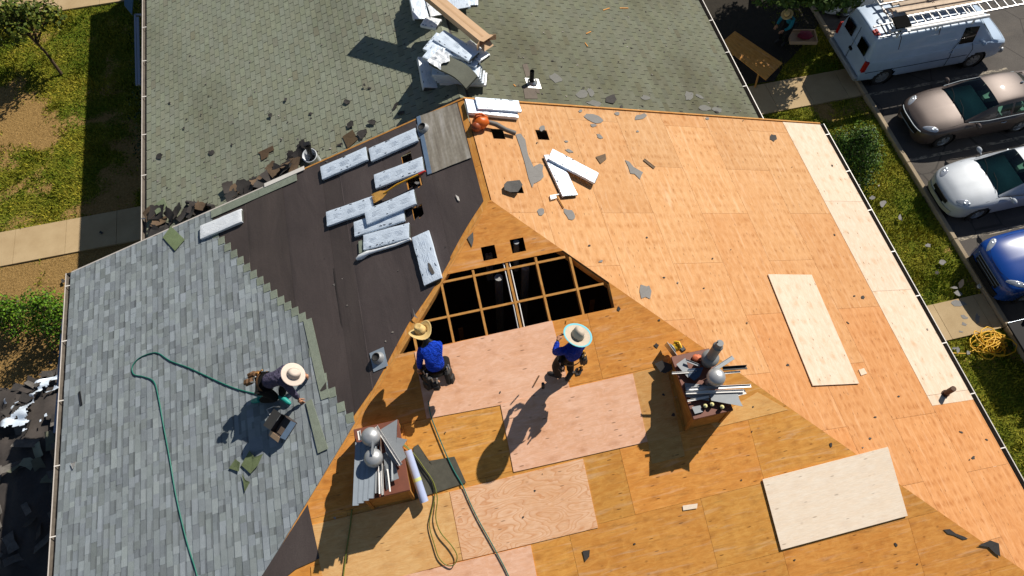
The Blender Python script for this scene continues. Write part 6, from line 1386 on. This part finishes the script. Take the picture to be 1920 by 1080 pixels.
def person(label, J, shirt, trousers, boots, base, hat, face, hatm, brimr=.22, ts=1.0):
    """J: world positions of the joints"""
    t = thing('person', label, 'person', base); V = {k: Vector(p) for k, p in J.items()}
    mid = lambda a, c, f=.5: V[a].lerp(V[c], f)
    nk = V['chest'].lerp(V['head'], .55); wa = mid('hip', 'chest', .45)
    P = [(V['hip'], .13), (wa, .12), (V['chest'], .13), (nk, .055), (V['head'], .075)]; E = [(0, 1), (1, 2), (2, 3), (3, 4)]
    for s in 'lr':
        n = len(P); P += [(V['sh'+s], .055), (V['el'+s], .042), (V['wr'+s], .03)]; E += [(2, n), (n, n+1), (n+1, n+2)]
        n = len(P); P += [(V['hp'+s], .085), (V['kn'+s], .06), (V['an'+s], .042), (V['to'+s], .03)]; E += [(0, n), (n, n+1), (n+1, n+2), (n+2, n+3)]
    skinmesh('body', P, E, SKIN, t, 1)
    P = [(wa.lerp(V['hip'], .7), .155*ts), (wa, .155*ts), (V['chest'], .165*ts), (V['chest'].lerp(nk, .65), .09)]; E = [(0, 1), (1, 2), (2, 3)]
    for s in 'lr':
        n = len(P); P += [(V['sh'+s], .085), (V['el'+s], .064), (V['wr'+s].lerp(V['el'+s], .12), .047)]; E += [(2, n), (n, n+1), (n+1, n+2)]
    skinmesh('shirt', P, E, shirt, t, 2)
    P = [(V['hip'], .15)]; E = []
    for s in 'lr':
        n = len(P); P += [(V['hp'+s], .115), (V['kn'+s], .085), (V['an'+s].lerp(V['kn'+s], .1), .068)]; E += [(0, n), (n, n+1), (n+1, n+2)]
    skinmesh('trousers', P, E, trousers, t, 2)
    for s in 'lr':
        a, to = V['an'+s], V['to'+s]; d = (to-a).normalized(); b = MB(); n_ = face['up']
        b.tube([a-d*.05+n_*.03, a+n_*.01, a.lerp(to, .5), to, to+d*.05], [.05, .056, .05, .046, .02], 10); b.build('boot', boots, t)
    hand(t, V['wrl'], V['hnl'], face['hup'], SKIN); hand(t, V['wrr'], V['hnr'], face['hup'], SKIN)
    # head: face, ears, hair and hat
    hm = mfrom(V['head'], face['fwd'], face['hd'])            # X looks forward, Z out of the crown
    b = MB(); b.blob(hm@Vector((0, 0, 0)), (.001, .001, .001), 4); b = MB(); rows = []
    for i in range(13):
        th = math.pi*i/12; row = []
        for k in range(20):
            ph = 2*math.pi*k/20; x, y, z = math.sin(th)*math.cos(ph), math.sin(th)*math.sin(ph), -math.cos(th); j = 1-.18*max(0, -z)**1.5
            row.append(hm@Vector((x*.1*j+.012*max(0, x)*max(0, -z), y*.078*j, z*.122)))
        rows.append(row)
    b.grid(rows, 0, closed=True); b.blob(hm@Vector((.104, 0, -.012)), (.018, .014, .022), 5, 1, .05)
    for sg in (1, -1): b.blob(hm@Vector((-.005, sg*.08, -.005)), (.022, .01, .032), 5, 2, .05)
    b.build('head', SKIN, t)
    for sg in (1, -1): b = MB(); b.blob(hm@Vector((.086, sg*.032, .012)), (.012, .014, .009), 5, 1, 0); b.build('eye', PVC, t); b = MB(); b.blob(hm@Vector((.097, sg*.032, .012)), (.004, .006, .006), 4, 1, 0); b.build('pupil', HAIR, t)
    b = MB(); b.tube([hm@Vector((.09, -.025, -.058)), hm@Vector((.097, 0, -.06)), hm@Vector((.09, .025, -.058))], .006, 6); b.build('mouth', mat('lips', (.3, .1, .07), .5) if 'lips' not in bpy.data.materials else bpy.data.materials['lips'], t)
    b = MB(); b.lathe([(.082, -.05), (.088, 0), (.09, .05), (.07, .1), (.001, .128)], hm@T_((-.018, 0, 0)), 18, sx=1.08, sy=.93); b.build('hair', HAIR, t)
    b = MB(); rows = []; crown, side, n = hat['crown'], hat['side'], 28; hz = .045
    for f in (1.0, .985, .87, .66, .46):
        row = []
        for k in range(n):
            a = 2*math.pi*k/n; r = brimr*f; x, y = r*math.cos(a)*hat.get('lx', 1), r*math.sin(a); z = hz+side*(abs(y)/brimr)**2-hat.get('droop', 0)*(abs(x)/brimr)**2+(.006 if f == .985 else 0); row.append(hm@Vector((x, y, z)))
        rows.append(row)
    cr_ = [(.098, .0), (.1, .03), (.092, crown*.7), (.075, crown*.95), (.045, crown*hat.get('dent', 1)), (.001, crown*hat.get('dent', 1))]
    for r, z in cr_: rows.append([hm@Vector((r*1.12*math.cos(2*math.pi*k/n), r*math.sin(2*math.pi*k/n)*(1-.2*(z > crown*.5)), hz+z)) for k in range(n)])
    b.grid(rows[:3], 1, closed=True); b.grid(rows[2:], 0, closed=True); h = b.build('hat', hatm, t)
    b = MB(); b.grid([[hm@Vector((r*1.12*math.cos(2*math.pi*k/n), r*math.sin(2*math.pi*k/n), hz+z)) for k in range(n)] for r, z in ((.103, .004), (.104, .03))], 0, closed=True); b.build('hat_band', hat.get('band', LEATH), h)
    return t, V, hm
def belt(t, V, m, pouches, up, loops=LEATH):
    """tool belt: ring of pouches round the hips"""
    ax = (V['chest']-V['hip']).normalized(); M_ = mfrom(V['hip']+ax*.05, V['hpr']-V['hpl'], ax); b = MB(); b.grid([[M_@Vector((.178*math.cos(a), .15*math.sin(a), z)) for a in (2*math.pi*k/24 for k in range(24))] for z in (-.028, .028)], 0, closed=True); b.build('tool_belt', m, t)
    for a, w_, h_, d_ in pouches:
        Q = M_@RZ(a)@T_((.2, 0, -.24)); b = MB(); b.box(d_, w_, h_, Q, bev=.03); b.box(d_*.5, w_*.8, h_*.55, Q@T_((d_*.5, 0, .0)), bev=.02); o = b.build('tool_pouch', m, t)
        b = MB(); b.tube([Q@Vector((0, -.03, h_-.05)), Q@Vector((.02, -.04, h_+.09))], .013, 6); b.tube([Q@Vector((.02, .03, h_-.05)), Q@Vector((.01, .05, h_+.07))], .016, 6); b.build('pouch_tool', (LUMBER, STEEL, YEL)[int(abs(a)) % 3], o)
UPV = Vector((0, 0, 1))
def two(k, x, y, o_): return px(x, y, k, o_)
def shirtm(name, col): 
    m = NT(name); c = m.coord('Object'); n = m.noise(c, 8, 4, .6, 1.4); k = m.ramp(n, [(.3, tuple(x*.65 for x in col)), (.7, tuple(x*1.25 for x in col))]); m.bump(n, 1, .07); return m.out(k, .85, 0, .2)
# kneeling worker on the new shingles
L_ = lambda x, y, o_: px(x, y, 'L', o_)
J = dict(hip=L_(491, 719, .50), chest=L_(533, 704, .66), head=L_(549, 703, .78))
J.update(shl=L_(531, 690, .66), shr=L_(537, 722, .62), ell=L_(556, 690, .42), elr=L_(550, 737, .38), wrl=L_(570, 704, .2), wrr=L_(560, 748, .14), hnl=L_(577, 706, .1), hnr=L_(567, 756, .05),
         hpl=L_(493, 709, .46), hpr=L_(494, 731, .44), knl=L_(532, 716, .34), knr=L_(519, 747, .16), anl=L_(533, 732, .09), anr=L_(485, 750, .08), tol=L_(541, 753-10, .06), tor=L_(475, 752, .05))
J['anl'], J['tol'] = L_(528, 745, .1), L_(541, 755, .06)
TEAL = mat('teal_shoe', (.01, .28, .24), .5, .1)
t, V, hm = person('kneeling worker in slate purple shirt and pale brimmed hat laying shingles', J, shirtm('slate_purple_shirt', (.085, .075, .125)), DKCLOTH, TEAL, L_(510, 745, 0), dict(crown=.1, side=-.02, droop=.02, dent=.97, band=mat('grey_band', (.5, .46, .42), .8)),
                  dict(up=nrm('L'), hup=nrm('L'), fwd=Vector((.9, -.1, -.55)), hd=Vector((.42, -.05, .9))), [mat('pale_hat_cloth', (.62, .52, .44), .8, .08, 20, .15), mat('pale_hat_brim', (.66, .54, .46), .8, .06, 20, .1)], .215)
belt(t, V, LEATH, [(-150, .17, .22, .09), (150, .15, .2, .09), (-100, .13, .2, .08)], nrm('L'))
b = MB(); b.tube([L_(508, 780, .03), L_(500, 768, .05), L_(513, 762, .06), L_(525, 763, .06)], .012, 6); tag(b.build('bent_wire', STEEL, None, loc=L_(508, 770, .03)), 'bent pale wire beside the nail carton', 'wire')
# bent worker by the opening, seen from behind
H_ = lambda x, y, o_: px(x, y, 'H', o_)
J = dict(hip=H_(820, 700, .50), chest=H_(808, 652, .86), head=H_(791, 624, .96))
J.update(shl=H_(790, 654, .85), shr=H_(824, 645, .86), ell=H_(787, 676, .56), elr=H_(818, 652, .5), wrl=H_(787, 692, .32), wrr=H_(806, 648, .3), hnl=H_(786, 700, .24), hnr=H_(799, 646, .24),
         hpl=H_(806, 695, .48), hpr=H_(832, 688, .48), knl=H_(789, 690, .12), knr=H_(834, 671, .12), anl=H_(801, 718, .08), anr=H_(841, 703, .08), tol=H_(803, 725, .05), tor=H_(844, 711, .05))
t, V, hm = person('bent worker in royal blue shirt and straw cowboy hat kneeling by the roof opening', J, shirtm('royal_blue_shirt', (.006, .05, .5)), DKCLOTH, BOOT, H_(815, 712, 0), dict(crown=.125, side=.07, droop=.035, dent=.86, lx=1.12, band=mat('straw_band', (.4, .26, .1), .7)),
                  dict(up=nrm('H'), hup=nrm('H'), fwd=Vector((-.35, .75, -.5)), hd=Vector((-.25, .45, .86))), [mat('straw', (.62, .43, .17), .7, .18, 60, .3), mat('straw_brim', (.66, .47, .2), .7, .15, 60, .3)], .2, 1.28)
belt(t, V, LEATHB, [(-25, .2, .27, .1), (205, .2, .27, .11), (250, .14, .18, .07)], nrm('H'))
# standing worker with the wide blue rimmed hat
J = dict(hip=H_(1062, 700, .0), chest=H_(1062, 700, 0), head=H_(1062, 700, 0))
B_ = H_(1054, 702, 0); fw = Vector((-.15, .95, 0)).normalized(); rt = Vector((fw.y, -fw.x, 0))
def S_(r, f, z): return B_+rt*r+fw*f+UPV*z
J = dict(hip=S_(.07, -.08, .88), chest=S_(.12, -.06, 1.28), head=S_(.15, .0, 1.53))
J.update(shl=S_(-.09, -.05, 1.33), shr=S_(.32, -.02, 1.32), ell=S_(-.18, .06, 1.05), elr=S_(.42, .12, 1.08), wrl=S_(-.03, .26, 1.06), wrr=S_(.28, .32, 1.12), hnl=S_(.05, .32, 1.06), hnr=S_(.2, .38, 1.15),
         hpl=S_(-.05, .0, .86), hpr=S_(.16, .02, .86), knl=S_(-.14, .03, .47), knr=S_(.15, .09, .5), anl=H_(1046, 704, .09), anr=H_(1070, 700, .10), tol=H_(1031, 700, .06), tor=H_(1064, 710, .05))
t, V, hm = person('standing worker in blue shirt under a wide straw hat rimmed in light blue', J, shirtm('deep_blue_shirt', (.008, .035, .34)), DKCLOTH, BOOT, B_, dict(crown=.17, side=.03, droop=-.02, dent=1.0, band=mat('dull_band', (.3, .27, .22), .8)),
                  dict(up=nrm('H'), hup=fw, fwd=Vector((-.2, .9, -.12)), hd=Vector((.32, .05, .95))), [mat('grey_straw', (.5, .42, .33), .75, .15, 60, .3), mat('light_blue_rim', (.16, .48, .55), .7, .06)], .245)
belt(t, V, LEATHB, [(-20, .19, .26, .1), (25, .15, .2, .08), (190, .13, .16, .07), (-75, .15, .1, .06)], UPV)
b = MB(); b.box(.022, .17, .012, mfrom(S_(.19, .46, 1.16), rt, fw)); b.build('folding_rule', YEL, None); tag(bpy.data.objects['folding_rule'], 'yellow folding rule held up by the standing worker', 'rule')
p = H_(1018, 727, .03); b = MB(); b.tube([p, p+Vector((.0, .02, .16))], .03, 10); tag(b.build('utility_torch', BLACKM, None, loc=p), 'short black cylinder standing on the pink plywood', 'cylinder')
strip('thin wood stick on the pink plywood by the worker', 'H', (1000, 724), (1011, 704), .02, .01, LEATH, .03, 'stick', 'stick')
# worker in the shade below the tree
Gp = lambda x, y, o_: px(x, y, 'G', o_)
B_ = Gp(1466, 80, 0); fw = Vector((-.85, -.3, 0)).normalized(); rt = Vector((fw.y, -fw.x, 0))
J = dict(hip=S_(0, 0, .92), chest=S_(0, .22, 1.25), head=S_(0, .40, 1.44))
J.update(shl=S_(-.19, .22, 1.3), shr=S_(.19, .22, 1.3), ell=S_(-.24, .3, 1.02), elr=S_(.24, .32, 1.02), wrl=S_(-.16, .5, .92), wrr=S_(.16, .5, .92), hnl=S_(-.13, .58, .9), hnr=S_(.13, .58, .9),
         hpl=S_(-.1, 0, .88), hpr=S_(.1, 0, .88), knl=S_(-.11, .06, .48), knr=S_(.11, .1, .48), anl=S_(-.11, -.02, .09), anr=S_(.11, .05, .09), tol=S_(-.12, .12, .04), tor=S_(.12, .2, .04))
t, V, hm = person('worker in teal shirt and khaki trousers stooping in the tree shade', J, shirtm('teal_shirt', (.02, .2, .26)), mat('khaki_cloth', (.26, .18, .1), .85), BOOT, B_, dict(crown=.12, side=.01, dent=.95, band=LEATH), dict(up=UPV, hup=UPV, fwd=fw+Vector((0, 0, -.5)), hd=fw*.4+UPV), [bpy.data.materials['straw'], bpy.data.materials['straw_brim']], .2)
